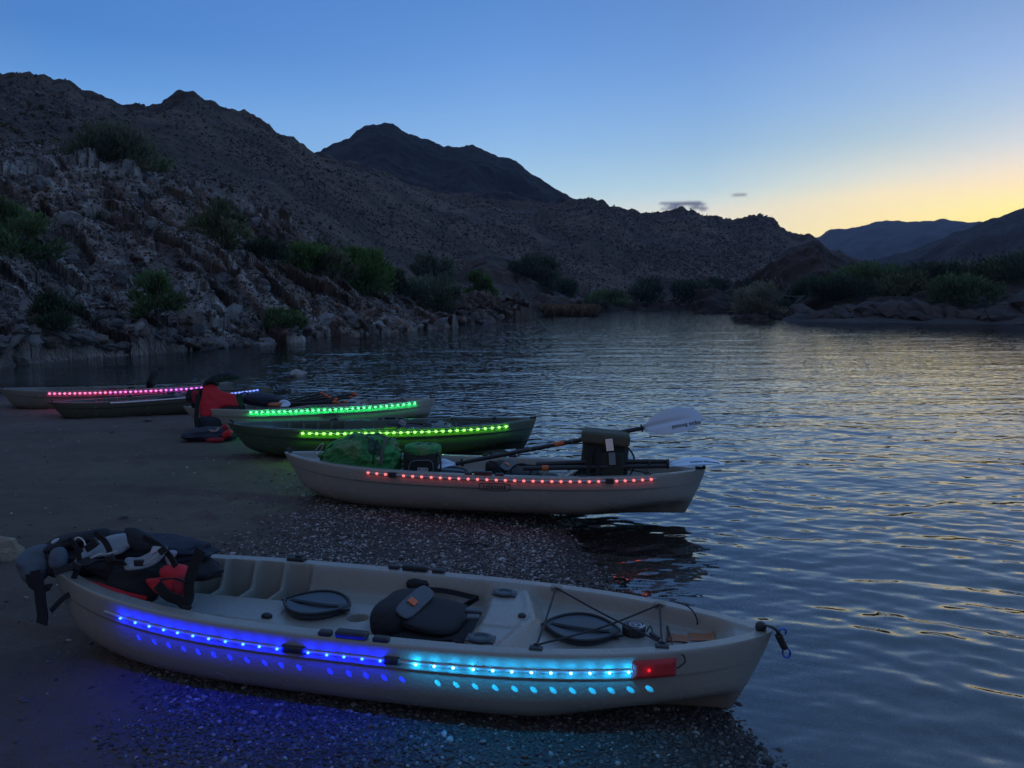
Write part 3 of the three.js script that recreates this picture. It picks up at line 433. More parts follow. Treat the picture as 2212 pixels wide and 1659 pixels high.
  const db = stuff('dry_brush', tuft, std(1, 1, 1, 0.95, { side: THREE.DoubleSide }), scene, L, C); tag(db, 'dry grey and brown brush tufts dotted over the hillside', 'brush');
  const L2 = [], C2 = []; for (let i = 0; i < 600; i++) { const u = lerp(1160, 1292, R()), p = at(u, 640, lerp(76, 104, R())); p.y = -0.1; const r = 0.5 + R() * 0.8; L2.push(mat4(p, quat(0, R() * 6, 0), V(r * 0.8, r, r * 0.8))); const j = 0.7 + R() * 0.6; C2.push(new THREE.Color().setRGB(0.17 * j, 0.13 * j, 0.08 * j)); }
  tag(stuff('reeds', tuft, std(1, 1, 1, 0.95, { side: THREE.DoubleSide }), scene, L2, C2), 'tawny reeds along the far shore right of the point of land', 'reeds');
  // islet with its bush
  const ip = onLevel(1640, 688.5, WATER_Y), isl = thing('rock_islet', 'low dark rock islet standing in the lake under a pale bush', 'islet'); isl.position.copy(ip); const Q = rng(4);
  for (let i = 0; i < 11; i++) { const m = add('rock', rockGeos[i % 8], rockTones[[2, 4, 4, 2, 0][i % 5]], isl); m.position.set(lerp(-2.3, 2.4, (i + Q() * 0.5) / 11), 0.1, (Q() - 0.5) * 1.2); m.scale.set(0.45 + Q() * 0.35, 0.22 + Q() * 0.25, 0.5); m.rotation.y = Q() * 6; }
  const is = 64 / FPX; bush('bush', 'pale grey green bush growing on the rock islet', 'bush', undefined, ip.clone().add(V(0, 0.35, -0.3)), 108 * is, 66 * is, G.pale, { leaf: 0.17, leaves: 5200, dens: 34, seed: 70, low: 0.05 });
  [[1760, 640, 90, 60, 'dark', 'dark bush at the left end of the right bank'], [1808, 640, 110, 78, 'dark', 'dark green bush on the right bank above the water'], [1880, 622, 110, 56, 'green', 'wide green bush on top of the right bank'], [1950, 628, 120, 64, 'olive', 'olive bush behind the pale rocks of the right bank'], [2020, 618, 100, 52, 'dark', 'dark bush on the right bank under the far hills'], [2075, 660, 96, 82, 'green', 'tall green bush between the rocks of the right bank'], [2130, 612, 120, 56, 'olive', 'spreading bush near the right end of the bank'], [2205, 606, 120, 60, 'dark', 'dark bush cut by the right edge on the bank'], [1700, 672, 70, 44, 'dark', 'low dark bush at the water right of the islet']].forEach(([u, v, wp, hp, t, label], i) => {
    const p = bank.find(u, v, 2.95), s = Math.hypot(p.x, p.z) / Math.cos(Math.atan((u - CX) / FPX)) / FPX; p.y -= 3 * s; bush('bush', label, 'bush', undefined, p, wp * s, hp * s * 0.46, G[t], { leaf: 0.2, leaves: 4200, dens: 26, seed: 80 + i }); });
  const bankRock = [std(0.075, 0.064, 0.058, 0.95), std(0.055, 0.048, 0.046, 0.95)];
  for (let i = 0; i < 26; i++) { const u = lerp(1715, 2260, (i + Q()) / 26), p = bank.find(u, lerp(687, 655, Q() * Q()), 2.9), m = add('rock', rockGeos[i % 8], bankRock[i % 2], bank.mesh); const r = 0.45 + Q() * 0.8; m.position.copy(p); m.scale.set(r * 1.4, r * 0.7, r); m.rotation.set(Q(), Q() * 6, 0); }
}

// ------------------------------------------------------------------ kayaks
const HL = 1.525;
const kw = (s) => 0.385 * Math.pow(Math.max(0, 1 - Math.pow(Math.abs(s), 2.83)), 0.8) + 0.012 * Math.sqrt(Math.max(0, 1 - s * s));
const rimY = (s) => 0.294 + (s < 0 ? 0.044 : 0.027) * Math.pow(Math.abs(s), 2.5);
const keelY = (s) => s < -0.4 ? 0.15 * Math.pow((-s - 0.4) / 0.6, 2.8) : s > 0.5 ? 0.012 * (s - 0.5) : 0;
// half section from keel to rim: [share of half width, share of height]
const SEC = [[0, 0], [0.2, 0], [0.38, 0.005], [0.55, 0.025], [0.68, 0.06], [0.79, 0.115], [0.87, 0.19], [0.92, 0.29], [0.95, 0.41], [0.966, 0.52], [0.974, 0.62], [0.978, 0.675], [0.981, 0.69], [0.997, 0.712], [1.003, 0.73], [1.004, 0.82], [1.002, 0.93], [0.996, 0.975], [0.985, 0.995], [0.965, 1]];
const SKEG = [[0, 0], [0.07, 0], [0.1, 0.01], [0.12, 0.05], [0.15, 0.13], [0.3, 0.235], [0.6, 0.3], [0.86, 0.36], [0.93, 0.44], [0.958, 0.53]];
function section(s, q) { const k = sstep(0.42, 0.88, s), a = SEC[q]; if (q >= SKEG.length) return a; const b = SKEG[q]; return [lerp(a[0], b[0], k), lerp(a[1], b[1], k)]; }
function hullPoint(s, q, side) {
  const [zf, yf] = section(s, q), y = lerp(keelY(s), rimY(s), yf), rake = s < 0 ? 0.14 * Math.pow(-s, 9) : -0.13 * Math.pow(s, 12); return [HL * s + rake * Math.pow(1 - yf, 1.3), y, side * kw(s) * zf];
}
const sGrid = []; for (let i = 0; i <= 120; i++) { const t = i / 120 * 2 - 1; sGrid.push(Math.sin(t * Math.PI / 2) * 0.35 + t * 0.65); }
const hullGeo = (() => {
  const nq = SEC.length - 1, g = grid(120, nq * 2, (a, b) => { const s = sGrid[Math.round(a * 120)], j = Math.round(b * nq * 2); return j <= nq ? hullPoint(s, nq - j, -1) : hullPoint(s, j - nq, 1); }, (a, b, p) => [p[0], p[1] + p[2]]); return colorize(g, (x, y, z) => { const m = sstep(0.16, 0.02, y + 0.05 * fbm(x * 5, y * 9, z * 5, 3)) * (0.45 + 0.4 * fbm(x * 2, 3, z * 2, 3)), w = 0.95 + 0.09 * fbm(x * 3, y * 11, z * 3, 3); return [lerp(w, 0.42, m), lerp(w, 0.36, m), lerp(w, 0.30, m)]; });
})();
function hullZ(x, y) { const s = clamp(x / HL, -0.99, 0.99), yf = (y - keelY(s)) / (rimY(s) - keelY(s)); for (let q = 1; q < SEC.length; q++) { const a = section(s, q - 1), b = section(s, q); if (yf <= b[1] || q === SEC.length - 1) return kw(s) * lerp(a[0], b[0], clamp((yf - a[1]) / Math.max(1e-5, b[1] - a[1]))); } }
// the moulded deck as heights over the plan
function deckY(x, z) {
  const s = clamp(x / HL, -1, 1), w = kw(s), a = Math.abs(z), r = rimY(s);
  const floor = table([[-1.2, 0.29], [-1.12, 0.28], [-0.98, 0.18], [-0.5, 0.186], [-0.05, 0.19], [0.02, 0.178], [0.36, 0.188], [0.43, 0.272], [0.635, 0.274], [0.685, 0.238], [1.33, 0.244], [1.395, 0.3], [1.43, r - 0.012], [1.6, r - 0.004]], x + 0.26 * Math.max(0, a - 0.02) * sstep(0.44, 0.5, x) * (1 - sstep(0.68, 0.8, x)))[0];
  const inWall = w - 0.056 - (x > -1 && x < 0.4 ? 0.006 : 0), run = x > -1 && x < 0.42 ? 0.058 : 0.036;
  let y = lerp(Math.min(floor, r), r, sstep(inWall - run, inWall, a));
  // foot wells: four pockets each side between moulded ribs
  if (x > -1.0 && x < -0.42) { const q = (x + 0.985) / 0.138, f = q - Math.floor(q), m = sstep(0.04, 0.22, f) * (1 - sstep(0.80, 0.97, f)) * sstep(0.12, 0.155, a) * (1 - sstep(inWall - 0.02, inWall, a)) * (q < 4.0 ? 1 : 0); y = lerp(y, 0.112, m); y += 0.016 * (1 - sstep(0.10, 0.14, a)); }
  if (x > -0.42 && x < 0.02) y += 0.012 * (1 - sstep(0.15, 0.2, a));
  const cup = Math.hypot(x + 0.10, z + 0.01); y -= 0.05 * (1 - sstep(0.034, 0.043, cup)) * (x < 0.1 ? 1 : 0);
  // seat hollow and the raised tracks on the shelf behind it
  y -= 0.012 * (1 - sstep(0.2, 0.26, Math.hypot(x - 0.2, z * 0.9)));
  { const e = x + 0.26 * a - 0.625; y += 0.009 * Math.exp(-e * e / 0.0003) * (a < w - 0.09 ? 1 : 0); }
  if (x > 0.44 && x < 0.6) y += 0.006 * (1 - sstep(0.1, 0.115, a));
  return y;
}
const deckGeo = grid(380, 150, (a, b) => { const t = b * 2 - 1, s = a * 2 - 1, e = Math.sign(t) * (1 - Math.pow(1 - Math.abs(t), 1.12)), x = HL * s, z = -e * kw(s) * 0.965; return [x, deckY(x, z), z]; }, (a, b, p) => [p[0], p[2]]);
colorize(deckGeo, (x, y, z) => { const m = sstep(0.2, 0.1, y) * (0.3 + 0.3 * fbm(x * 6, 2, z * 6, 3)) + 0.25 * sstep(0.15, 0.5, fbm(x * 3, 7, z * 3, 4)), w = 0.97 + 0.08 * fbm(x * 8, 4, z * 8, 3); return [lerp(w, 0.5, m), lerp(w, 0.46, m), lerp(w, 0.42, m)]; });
const plastic = (r, g, b) => std(r, g, b, 0.5, { roughnessMap: rep(scuffTex, 1.5), bumpMap: rep(grainTex, 4), bumpScale: 0.0012, vertexColors: true });
const tanM = plastic(0.295, 0.28, 0.24), oliveM = plastic(0.05, 0.08, 0.05), dullM = plastic(0.075, 0.08, 0.058), greyTanM = plastic(0.17, 0.165, 0.14), blackM = std(0.022, 0.022, 0.024, 0.55), webM = std(0.016, 0.016, 0.019, 0.85, { bumpMap: rep(clothTex, 30), bumpScale: 0.0006 }), lidM = std(0.045, 0.055, 0.065, 0.45), greyM = std(0.19, 0.2, 0.205, 0.7), cordM = std(0.02, 0.02, 0.022, 0.7), metalM = std(0.6, 0.6, 0.6, 0.3, { metalness: 1 }), orangeM = std(0.62, 0.13, 0.04, 0.6);
const onDeck = (x, z, up = 0) => V(x, deckY(x, z) + up, z);
const lensShape = (rx, rz, p = 0.62) => { const s = new THREE.Shape(), n = 28, pt = (i) => { const x = -rx + 2 * rx * i / n; return [x, rz * Math.pow(Math.max(0, 1 - (x / rx) ** 2), p)]; }; s.moveTo(...pt(0)); for (let i = 1; i <= n; i++) s.lineTo(...pt(i)); for (let i = n - 1; i > 0; i--) { const q = pt(i); s.lineTo(q[0], -q[1]); } s.closePath(); return s; };
function slab(shape, h, bevel) { const g = new THREE.ExtrudeGeometry(shape, { depth: h, bevelEnabled: bevel > 0, bevelThickness: bevel, bevelSize: bevel, bevelSegments: 3, curveSegments: 24 }); g.rotateX(-Math.PI / 2); return g; }
const box = (x, y, z, r = 0.004, seg = 2) => new RoundedBoxGeometry(x, y, z, seg, Math.min(r, x / 2.01, y / 2.01, z / 2.01));
const moved = (g, x, y, z, rx = 0, ry = 0, rz = 0) => g.applyMatrix4(mat4(V(x, y, z), quat(rx, ry, rz), V(1, 1, 1)));

function makeKayak(label, hullMat, strap) {
  const k = thing('kayak', label, 'kayak', 'kayaks drawn up along the shore');
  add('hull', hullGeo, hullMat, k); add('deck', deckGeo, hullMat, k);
  for (const [x, z] of [[-0.3, -0.055], [0.82, -0.005]]) {
    const h = add('hatch_cover', slab(lensShape(0.134, 0.122, 0.82), 0.012, 0.006), lidM, k); h.position.copy(onDeck(x, z, x < 0 ? 0.012 : 0.002));
    const q = 0.02; add('rim', merge([tube(Array.from({ length: 40 }, (_, i) => { const a = i / 40 * 6.2832, cx = Math.cos(a) * 0.146, sz = Math.sign(Math.sin(a)) * 0.131 * Math.pow(1 - Math.cos(a) ** 2, 0.82); return V(cx, q, sz); }), 0.0065, 60, 6, true)]), blackM, h);
    add('lid_strap', ribbon([V(-0.12, 0.018, -0.005), V(-0.05, 0.024, 0.02), V(0.06, 0.024, 0.03), V(0.125, 0.018, 0.012)], 0.02, 0.003, V(0, 0, 1)), webM, h);
    add('latch', moved(box(0.05, 0.012, 0.06), 0.13, 0.016, 0.02, 0, 0.3, 0), blackM, h); add('latch', moved(box(0.03, 0.01, 0.012), -0.145, 0.014, 0.0), blackM, h);
  }
  for (const sz of [1, -1]) {                                       // scupper handles: a ring plate each
    const g = new THREE.TorusGeometry(0.03, 0.011, 8, 26); g.rotateX(Math.PI / 2); g.scale(1.25, 0.7, 1);
    const s = add('scupper_plate', merge([g, moved(box(0.105, 0.008, 0.062, 0.004), 0, -0.002, 0)]), lidM, k); s.position.copy(onDeck(0.47, sz * 0.235, 0.008));
    const e = kw(-0.52 / HL) - 0.026; if (sz > 0) { const c = add('rim_clip', merge([box(0.085, 0.02, 0.045, 0.008), moved(box(0.03, 0.02, 0.03, 0.006), 0.012, 0.012, 0)]), blackM, k); c.position.set(-0.54, rimY(-0.35) + 0.006, -e); }
    const ph = add('paddle_keeper', merge([moved(box(0.12, 0.026, 0.04, 0.01), 0, 0.008, 0), moved(box(0.05, 0.018, 0.034, 0.008), -0.1, 0.003, 0), moved(box(0.06, 0.018, 0.034, 0.008), 0.11, 0.003, 0)]), blackM, k); ph.position.set(0.03, rimY(0) + 0.004, sz * (kw(0) - 0.024));
  }
  // stern bungee: four deck loops and a cord crossed between them
  const E = [[0.685, -1], [1.12, -1], [0.685, 1], [1.12, 1]].map(([x, s]) => { const z = s * (kw(x / HL) - 0.052); const m = add('deck_loop', merge([box(0.05, 0.022, 0.036, 0.008), moved(new THREE.TorusGeometry(0.011, 0.004, 6, 14), 0, 0.005, -s * 0.02, 0.6, 0, 0)]), s < 0 ? hullMat : blackM, k); m.position.set(x, rimY(x / HL) - 0.004, z); return V(x, rimY(x / HL) + 0.004, z - s * 0.02); });
  const cord = (a, b, dip) => tube([a, a.clone().lerp(b, 0.5).add(V(0, -dip, 0)), b], 0.0042, 20, 6);
  add('bungee_cord', merge([cord(E[0], E[2], 0.006), cord(E[1], E[3], 0.006), cord(E[0], E[3], 0.006), cord(E[1], E[2], 0.015)]), cordM, k);
  const small = add('drain_plug', new THREE.SphereGeometry(0.017, 14, 10), blackM, k); small.scale.y = 0.6; small.position.copy(onDeck(0.585, 0.0, 0.004));
  const sp = add('deck_peg', new THREE.SphereGeometry(0.02, 14, 10), blackM, k); sp.scale.set(1.2, 0.7, 0.8); sp.position.copy(onDeck(-0.455, 0.08, 0.006));
  if (!strap) add('carry_handle', merge([moved(box(0.05, 0.014, 0.03, 0.006), 1.48, rimY(1) + 0.006, 0), moved(new THREE.SphereGeometry(0.014, 12, 10), 1.515, rimY(1) + 0.008, 0.002)]), blackM, k);
  else add('carry_handle', merge([ribbon([V(1.475, rimY(0.97) + 0.004, 0), V(1.5, rimY(1) + 0.022, 0.012), V(1.54, rimY(1) + 0.008, 0.022), V(1.565, rimY(1) - 0.05, 0.026)], 0.03, 0.006, V(0.2, 0.3, 1)), moved(new THREE.SphereGeometry(0.021, 12, 10), 1.485, rimY(1) + 0.008, -0.004), moved(box(0.026, 0.062, 0.03, 0.009), 1.556, rimY(1) - 0.028, 0.024, 0, 0, 0.5)]), blackM, k);
  add('bow_handle', merge([ribbon([V(-1.47, rimY(-0.97) + 0.004, 0.02), V(-1.5, rimY(-1) + 0.03, 0), V(-1.47, rimY(-0.97) + 0.004, -0.02)], 0.02, 0.006, V(1, 0.2, 0))]), blackM, k);
  return k;
}
function seat(k, upright) {
  const st = new THREE.Group(); st.name = 'seat'; k.add(st);
  if (!upright) {
    const base = add('cushion', lump(0.185, 0.03, 0.185, { e: 3.2, fold: 0.05, freq: 5, seed: 3 }), webM, st); base.position.copy(onDeck(0.235, 0, 0.03));
    const pan = add('seat_pan', slab(lensShape(0.2, 0.21, 0.55), 0.008, 0.004), lidM, st); pan.position.copy(onDeck(0.26, -0.01, 0.006));
    const roll = add('backrest', lump(0.085, 0.075, 0.16, { e: 3, fold: 0.07, freq: 4, seed: 6 }), webM, st); roll.position.copy(onDeck(0.085, 0, 0.075)); roll.rotation.set(0, -0.16, 0.12);
    const fold = add('backrest_flap', lump(0.13, 0.022, 0.155, { e: 3.4, fold: 0.06, freq: 4, seed: 9 }), webM, st); fold.position.copy(onDeck(0.23, 0.0, 0.078)); fold.rotation.set(0, -0.1, -0.1);
    const gp = add('backrest_panel', lump(0.038, 0.008, 0.135, { e: 4, fold: 0.03, seed: 2 }), greyM, st); gp.position.copy(onDeck(0.15, 0.005, 0.13)); gp.rotation.set(0.05, -0.14, -0.5); gp.material = std(0.075, 0.09, 0.105, 0.7);
    const ot = add('orange_tab', box(0.036, 0.006, 0.04, 0.002), orangeM, st); ot.position.copy(onDeck(0.148, 0.035, 0.142)); ot.rotation.set(0.08, -0.14, -0.5);
    const bk = add('buckle', merge([box(0.07, 0.016, 0.035, 0.006), moved(box(0.05, 0.014, 0.04, 0.006), 0.01, 0, 0.06, 0, 0.2, 0)]), lidM, st); bk.position.copy(onDeck(0.4, 0.04, 0.075));
  } else {
    const base = add('cushion', lump(0.19, 0.035, 0.18, { e: 3.2, fold: 0.05, seed: 4 }), webM, st); base.position.copy(onDeck(0.2, 0, 0.04));
    const b = add('backrest', pad([[-0.03, 0], [0.06, 0.03], [0.075, 0.12], [0.11, 0.25], [0.085, 0.28], [0.04, 0.24], [-0.005, 0.14], [-0.035, 0.08]], 0.3, (x, y, h) => [0.4 + x, 0.27 + y, h]), webM, st);
  }
  for (const s of [-1, 1]) {
    add('seat_strap', merge([ribbon([V(0.03, rimY(0) + 0.012, s * (kw(0) - 0.03)), V(0.035, 0.27, s * 0.33), V(0.06, 0.24, s * 0.31), V(0.2, 0.25, s * 0.27), V(0.36, 0.25, s * 0.22)], 0.022, 0.004, V(0.2, 1, 0.3 * s)), ribbon([V(0.36, 0.255, s * 0.22), V(0.28, 0.21, s * 0.17), V(0.2, 0.175, s * 0.12)], 0.03, 0.006, V(0.4, 0.7, 0)), moved(lump(0.05, 0.025, 0.022, { fold: 0.2, seed: 5 }), 0.06, 0.25, s * 0.31)]), webM, st);
  }
  return st;
}
const kNames = [
  'tan kayak nearest the camera with blue and cyan lights along its side', 'tan kayak second from the camera, loaded with packs and paddles, red lights', 'dark olive kayak with the yellowish green lights',
  'tan kayak with emerald green lights carrying a bundle of paddles', 'dark olive kayak behind the red vest with an unlit white strip', 'farthest kayak, at the left edge, with pink lights'];
const KAY = kNames.map((l, i) => { const m = [tanM, tanM, oliveM, tanM, dullM, greyTanM][i], k = makeKayak(l, m, i === 0 || i === 4); if (i !== 3) seat(k, i === 5); k.applyMatrix4(POSE[i].m); k.updateMatrixWorld(true); return k; });
const loc = (i, x, y, z) => V(x, y, z).applyMatrix4(POSE[i].m);
// the point of kayak i's plane z = z0 (or y = y0) seen at a pixel, in the kayak's own axes
function kPix(i, u, v, { z, y }) { const o = V(0, EYE, 0).applyMatrix4(POSE[i].inv), d = ray(u, v).add(V(0, EYE, 0)).applyMatrix4(POSE[i].inv).sub(o), t = z !== undefined ? (z - o.z) / d.z : (y - o.y) / d.y; return d.multiplyScalar(t).add(o); }
function ride(o, i) { o.applyMatrix4(POSE[i].m); return o; }            // a thing lying in or on kayak i, built in its axes

// ------------------------------------------------------------------ LED strips
const sideX = (i, u, dy) => { let a = -1.45, b = 1.45; for (let n = 0; n < 40; n++) { const x = (a + b) / 2, y = rimY(x / HL) + dy; project(loc(i, x, y, hullZ(x, y)))[0] < u ? a = x : b = x; } return (a + b) / 2; };
const stripAt = (x, dy, out) => { const y = rimY(x / HL) + dy; return V(x, y, hullZ(x, y) + out); };
const siliconeM = std(0.38, 0.38, 0.39, 0.35), siliconeW = std(0.85, 0.85, 0.87, 0.35);
function ledStrip(i, label, dy, u0, u1, leds, { power, size = 0.006, glow = 1, tube: tr = 0.006, spots = false, lift = 0.55, core: white = 0 }) {
  const t = thing('led_strip', label, 'light strip', 'light strips on the kayaks'); ride(t, i);
  const xa = sideX(i, u0, dy), xb = sideX(i, u1, dy), pts = []; for (let n = 0; n <= 14; n++) pts.push(stripAt(lerp(xa, xb, n / 14), dy, tr * 0.6));
  const flat = tube(pts, tr, 90, 8); add('tube', flat, i === 4 ? siliconeW : siliconeM, t);
  const geo = new THREE.SphereGeometry(1, 12, 8), mats = new Map();
  for (const [u, r, g, b, k = 1] of leds) {
    const x = sideX(i, u, dy), key = [r, g, b].join(), mx = Math.max(r, g, b);
    if (!mats.has(key)) { const core = glow, wh = white ? (g > 0.3 ? [0.6, 0.75, 0.6] : [0.12, 0.5, 0.3]) : [0.22, 0.22, 0.22]; mats.set(key, std(0.05, 0.05, 0.05, 0.4, { emissive: new THREE.Color().setRGB((r + wh[0] * mx) * core, (g + wh[1] * mx) * core, (b + wh[2] * mx) * core) })); }
    const m = add('led', geo, mats.get(key), t); m.position.copy(stripAt(x, dy, tr + size * lift)); m.scale.set(size * 1.15, size, size * 0.9); m.castShadow = false;
    const p = loc(i, ...stripAt(x, dy, tr + size * lift).toArray()), l = new THREE.PointLight(new THREE.Color().setRGB(r, g, b), power * k); l.name = 'led_light'; l.position.copy(p); l.shadow.radius = 0.2; l.castShadow = true; scene.add(l);
    if (spots) {                                                    // added spotlight, set off the hull, makes the oval spot below each diode
      const o = loc(i, ...stripAt(x, dy, 0.075).toArray()), q = stripAt(x, dy, 0), ty = q.y - 0.072, tx = x + 0.072, s = new THREE.SpotLight(new THREE.Color().setRGB(r, g, b), spots * k, 0, 0.062, 0.15); s.name = 'added_spot'; s.position.copy(o); s.target.position.copy(loc(i, tx, ty, hullZ(tx, ty))); s.shadow.radius = 0.06; s.castShadow = true; scene.add(s, s.target);
    }
  }
  return { t, xa, xb };
}
const even = (u0, u1, n, f) => Array.from({ length: n }, (_, k) => { const a = k / (n - 1); return [lerp(u0, u1, a), ...f(a)]; });
// strip 1: blue then cyan, a red wrapped battery at its end
{
  const blue = [0, 0.006, 1], cyan = [0.0, 0.4, 1], us = [265, 297, 327, 358, 388, 421, 455, 491, 529, 564, 602, 669, 709, 746, 785, 824], uc = [900, 940, 981, 1024, 1066, 1107, 1149, 1191, 1234, 1275, 1317, 1358];
  const { t } = ledStrip(0, 'light strip on the nearest kayak, half blue and half cyan', -0.056, 228, 1366, [...us.map((u) => [u, ...blue, 1]), ...uc.map((u) => [u, ...cyan, 0.55])], { power: 0.042, size: 0.005, glow: 1.8, spots: 1.1, lift: 1.5, core: 1 });
  const p = (u0, u1, name, mat, h, out, n = 18, dy = -0.056) => { const xa = sideX(0, u0, dy), xb = sideX(0, u1, dy), g = grid(n, 8, (a, b) => { const x = lerp(xa, xb, a), y = rimY(x / HL) + dy + (b - 0.5) * h, e = Math.min(1, Math.min(a, 1 - a) * 9, Math.min(b, 1 - b) * 6); return [x, y, hullZ(x, y) - 0.001 + out * Math.sqrt(Math.max(0, e)) + (out > 0.008 ? 0.0012 * fbm(a * 9, b * 5, 3, 3) : 0)]; }); return add(name, g, mat, t); };
  p(607, 662, 'tape', blackM, 0.03, 0.013); p(828, 866, 'tape', blackM, 0.03, 0.013);
  p(1364, 1461, 'battery_wrap', std(0.5, 0.03, 0.035, 0.6), 0.07, 0.013, 40).userData.label = 'red tape wrapped over a battery pack';
  const x = sideX(0, 1402, -0.056), l = add('indicator_led', new THREE.SphereGeometry(0.006, 12, 8), std(0.1, 0, 0, 0.4, { emissive: new THREE.Color().setRGB(0.9, 0.02, 0.04) }), t); l.position.copy(stripAt(x, -0.054, 0.012));
  const q = new THREE.PointLight(new THREE.Color().setRGB(1, 0.03, 0.04), 0.0003); q.name = 'indicator_light'; q.position.copy(loc(0, ...stripAt(x, -0.054, 0.024).toArray())); q.shadow.radius = 0.3; q.castShadow = true; scene.add(q);
}
{ const red = [1, 0.035, 0.04], us = [470, 510, 550, 633, 675, 716, 760, 802, 845, 887, 930, 973, 1016, 1059, 1101, 1144, 1186, 1229, 1271, 1315, 1357, 1400, 1443, 1487, 1530, 1613, 1652, 1692, 1732, 1772].map((c) => 576 + 0.4687 * c);
  const { t } = ledStrip(1, 'light strip on the second kayak, glowing red', -0.024, 790, 1418, us.map((u) => [u, ...red]), { power: 0.003, size: 0.009, glow: 1.1, tube: 0.007 });
  for (const u of [848, 1317]) { const x = sideX(1, u, -0.024), m = add('clamp', box(0.055, 0.034, 0.02, 0.005), blackM, t); m.position.copy(stripAt(x, -0.024, 0.008)); } }
ledStrip(2, 'light strip on the dark olive kayak, glowing yellowish green', -0.035, 648, 1098, even(654, 1093, 30, () => [0.2, 1, 0.0]), { power: 0.034, size: 0.0125, glow: 1.7, tube: 0.008 });
ledStrip(3, 'light strip on the tan kayak with the paddle bundle, glowing emerald green', -0.03, 538, 898, even(542, 896, 30, () => [0.0, 1, 0.2]), { power: 0.03, size: 0.0135, glow: 1.6, tube: 0.008 });
ledStrip(4, 'white light strip lit blue only at its far end', -0.018, 239, 558, even(501, 556, 8, () => [0.03, 0.12, 1]), { power: 0.018, size: 0.013, glow: 1.5, tube: 0.009 });
ledStrip(5, 'light strip on the farthest kayak, pink turning violet', -0.035, 104, 438, even(108, 436, 31, (a) => a < 0.4 ? [1, 0.02, 0.3] : a < 0.75 ? [0.95, 0.02, 0.5] : [0.7, 0.03, 0.8]), { power: 0.012, size: 0.0145, glow: 1.5, tube: 0.009 });

// ------------------------------------------------------------------ things on the nearest kayak
{
  const top = onDeck(1.02, -0.035).y, b = thing('power_bank', 'round black power bank with a white emblem in the nearest kayak', 'power bank'); b.position.set(1.02, top, -0.035);
  const prof = [[0.0, 0], [0.043, 0], [0.0455, 0.003], [0.0455, 0.03], [0.043, 0.0345], [0.041, 0.0355], [0, 0.0355]].map(([x, y]) => new THREE.Vector2(x, y)); add('case', new THREE.LatheGeometry(prof, 40), std(0.03, 0.032, 0.036, 0.5), b);
  const white = std(0.72, 0.74, 0.76, 0.6), ring = new THREE.RingGeometry(0.0135, 0.0155, 40), tri = new THREE.RingGeometry(0.0085, 0.0105, 3, 1, Math.PI / 2), in2 = new THREE.RingGeometry(0, 0.0026, 16), line = new THREE.PlaneGeometry(0.03, 0.0026), l2 = new THREE.PlaneGeometry(0.018, 0.0018); line.translate(0.0, -0.0195, 0); l2.translate(0, -0.0225, 0);
  const e = add('emblem', merge([ring, tri, in2, line, l2]), white, b); e.rotation.set(-Math.PI / 2, 0, 0.55, 'YXZ'); e.rotation.y = 0.5; e.scale.setScalar(1.5); e.position.set(0.006, 0.0361, -0.006); ride(b, 0);
  const c = thing('usb_cable', 'thin black cable running from the power bank to the red battery wrap', 'cable'), f = (u, v, y) => kPix(0, u, v, { y });
  add('lead', tube([f(1397, 1364, top + 0.02), f(1404, 1352, top + 0.035), f(1412, 1372, top + 0.022), f(1424, 1388, top + 0.008), f(1443, 1398, top + 0.008), f(1470, 1393, top + 0.012), f(1496, 1372, 0.21), f(1506, 1340, 0.29), f(1490, 1313, 0.34), f(1458, 1300, 0.34)], 0.0028, 70, 6), cordM, c);
  add('lead', tube([f(1438, 1398, top + 0.006), f(1443, 1372, top + 0.02), f(1441, 1352, 0.24), f(1450, 1380, top + 0.02), f(1456, 1400, top + 0.03), f(1466, 1412, 0.25), f(1477, 1417, rimY(0.8) + 0.012), f(1478, 1432, rimY(0.8) - 0.03), f(1462, 1444, rimY(0.76) - 0.05)], 0.0028, 70, 6), cordM, c);
  const pl = add('plug', box(0.045, 0.012, 0.018, 0.004), blackM, c); pl.position.copy(f(1414, 1374, top + 0.02)); pl.rotation.set(0, -0.7, -0.2); ride(c, 0);
  const o = thing('tape_strip', 'orange tape stuck in two pieces to the stern floor of the nearest kayak', 'tape'), om = std(0.34, 0.13, 0.055, 0.6);
  for (const [x0, x1, z] of [[1.14, 1.225, -0.025], [1.23, 1.325, -0.05]]) add('tape', grid(16, 6, (a, q) => { const x = lerp(x0, x1, a), zz = z + (q - 0.5) * 0.075 * (1 - 0.15 * a); return [x, Math.max(deckY(x, zz), 0.243) + 0.004 + 0.006 * sstep(1.25, 1.34, x) + 0.003 * fbm(x * 30, zz * 30, 1, 2), zz]; }), om, o); ride(o, 0);
  const cb = thing('carabiner', 'small blue carabiner hanging on the stern handle of the nearest kayak', 'carabiner'); const cbm = std(0.05, 0.16, 0.62, 0.25, { metalness: 0.8 }); add('ring', moved(new THREE.TorusGeometry(0.019, 0.0042, 8, 24).scale(0.75, 1, 1), 1.574, rimY(1) - 0.066, 0.03, 0, 0.3, 0.35), cbm, cb); add('gate', moved(new THREE.TorusGeometry(0.017, 0.004, 8, 20, 3.4).scale(0.8, 1, 1), 1.556, rimY(1) + 0.006, 0.026, 0, 0.3, -0.6), cbm, cb); ride(cb, 0);
}
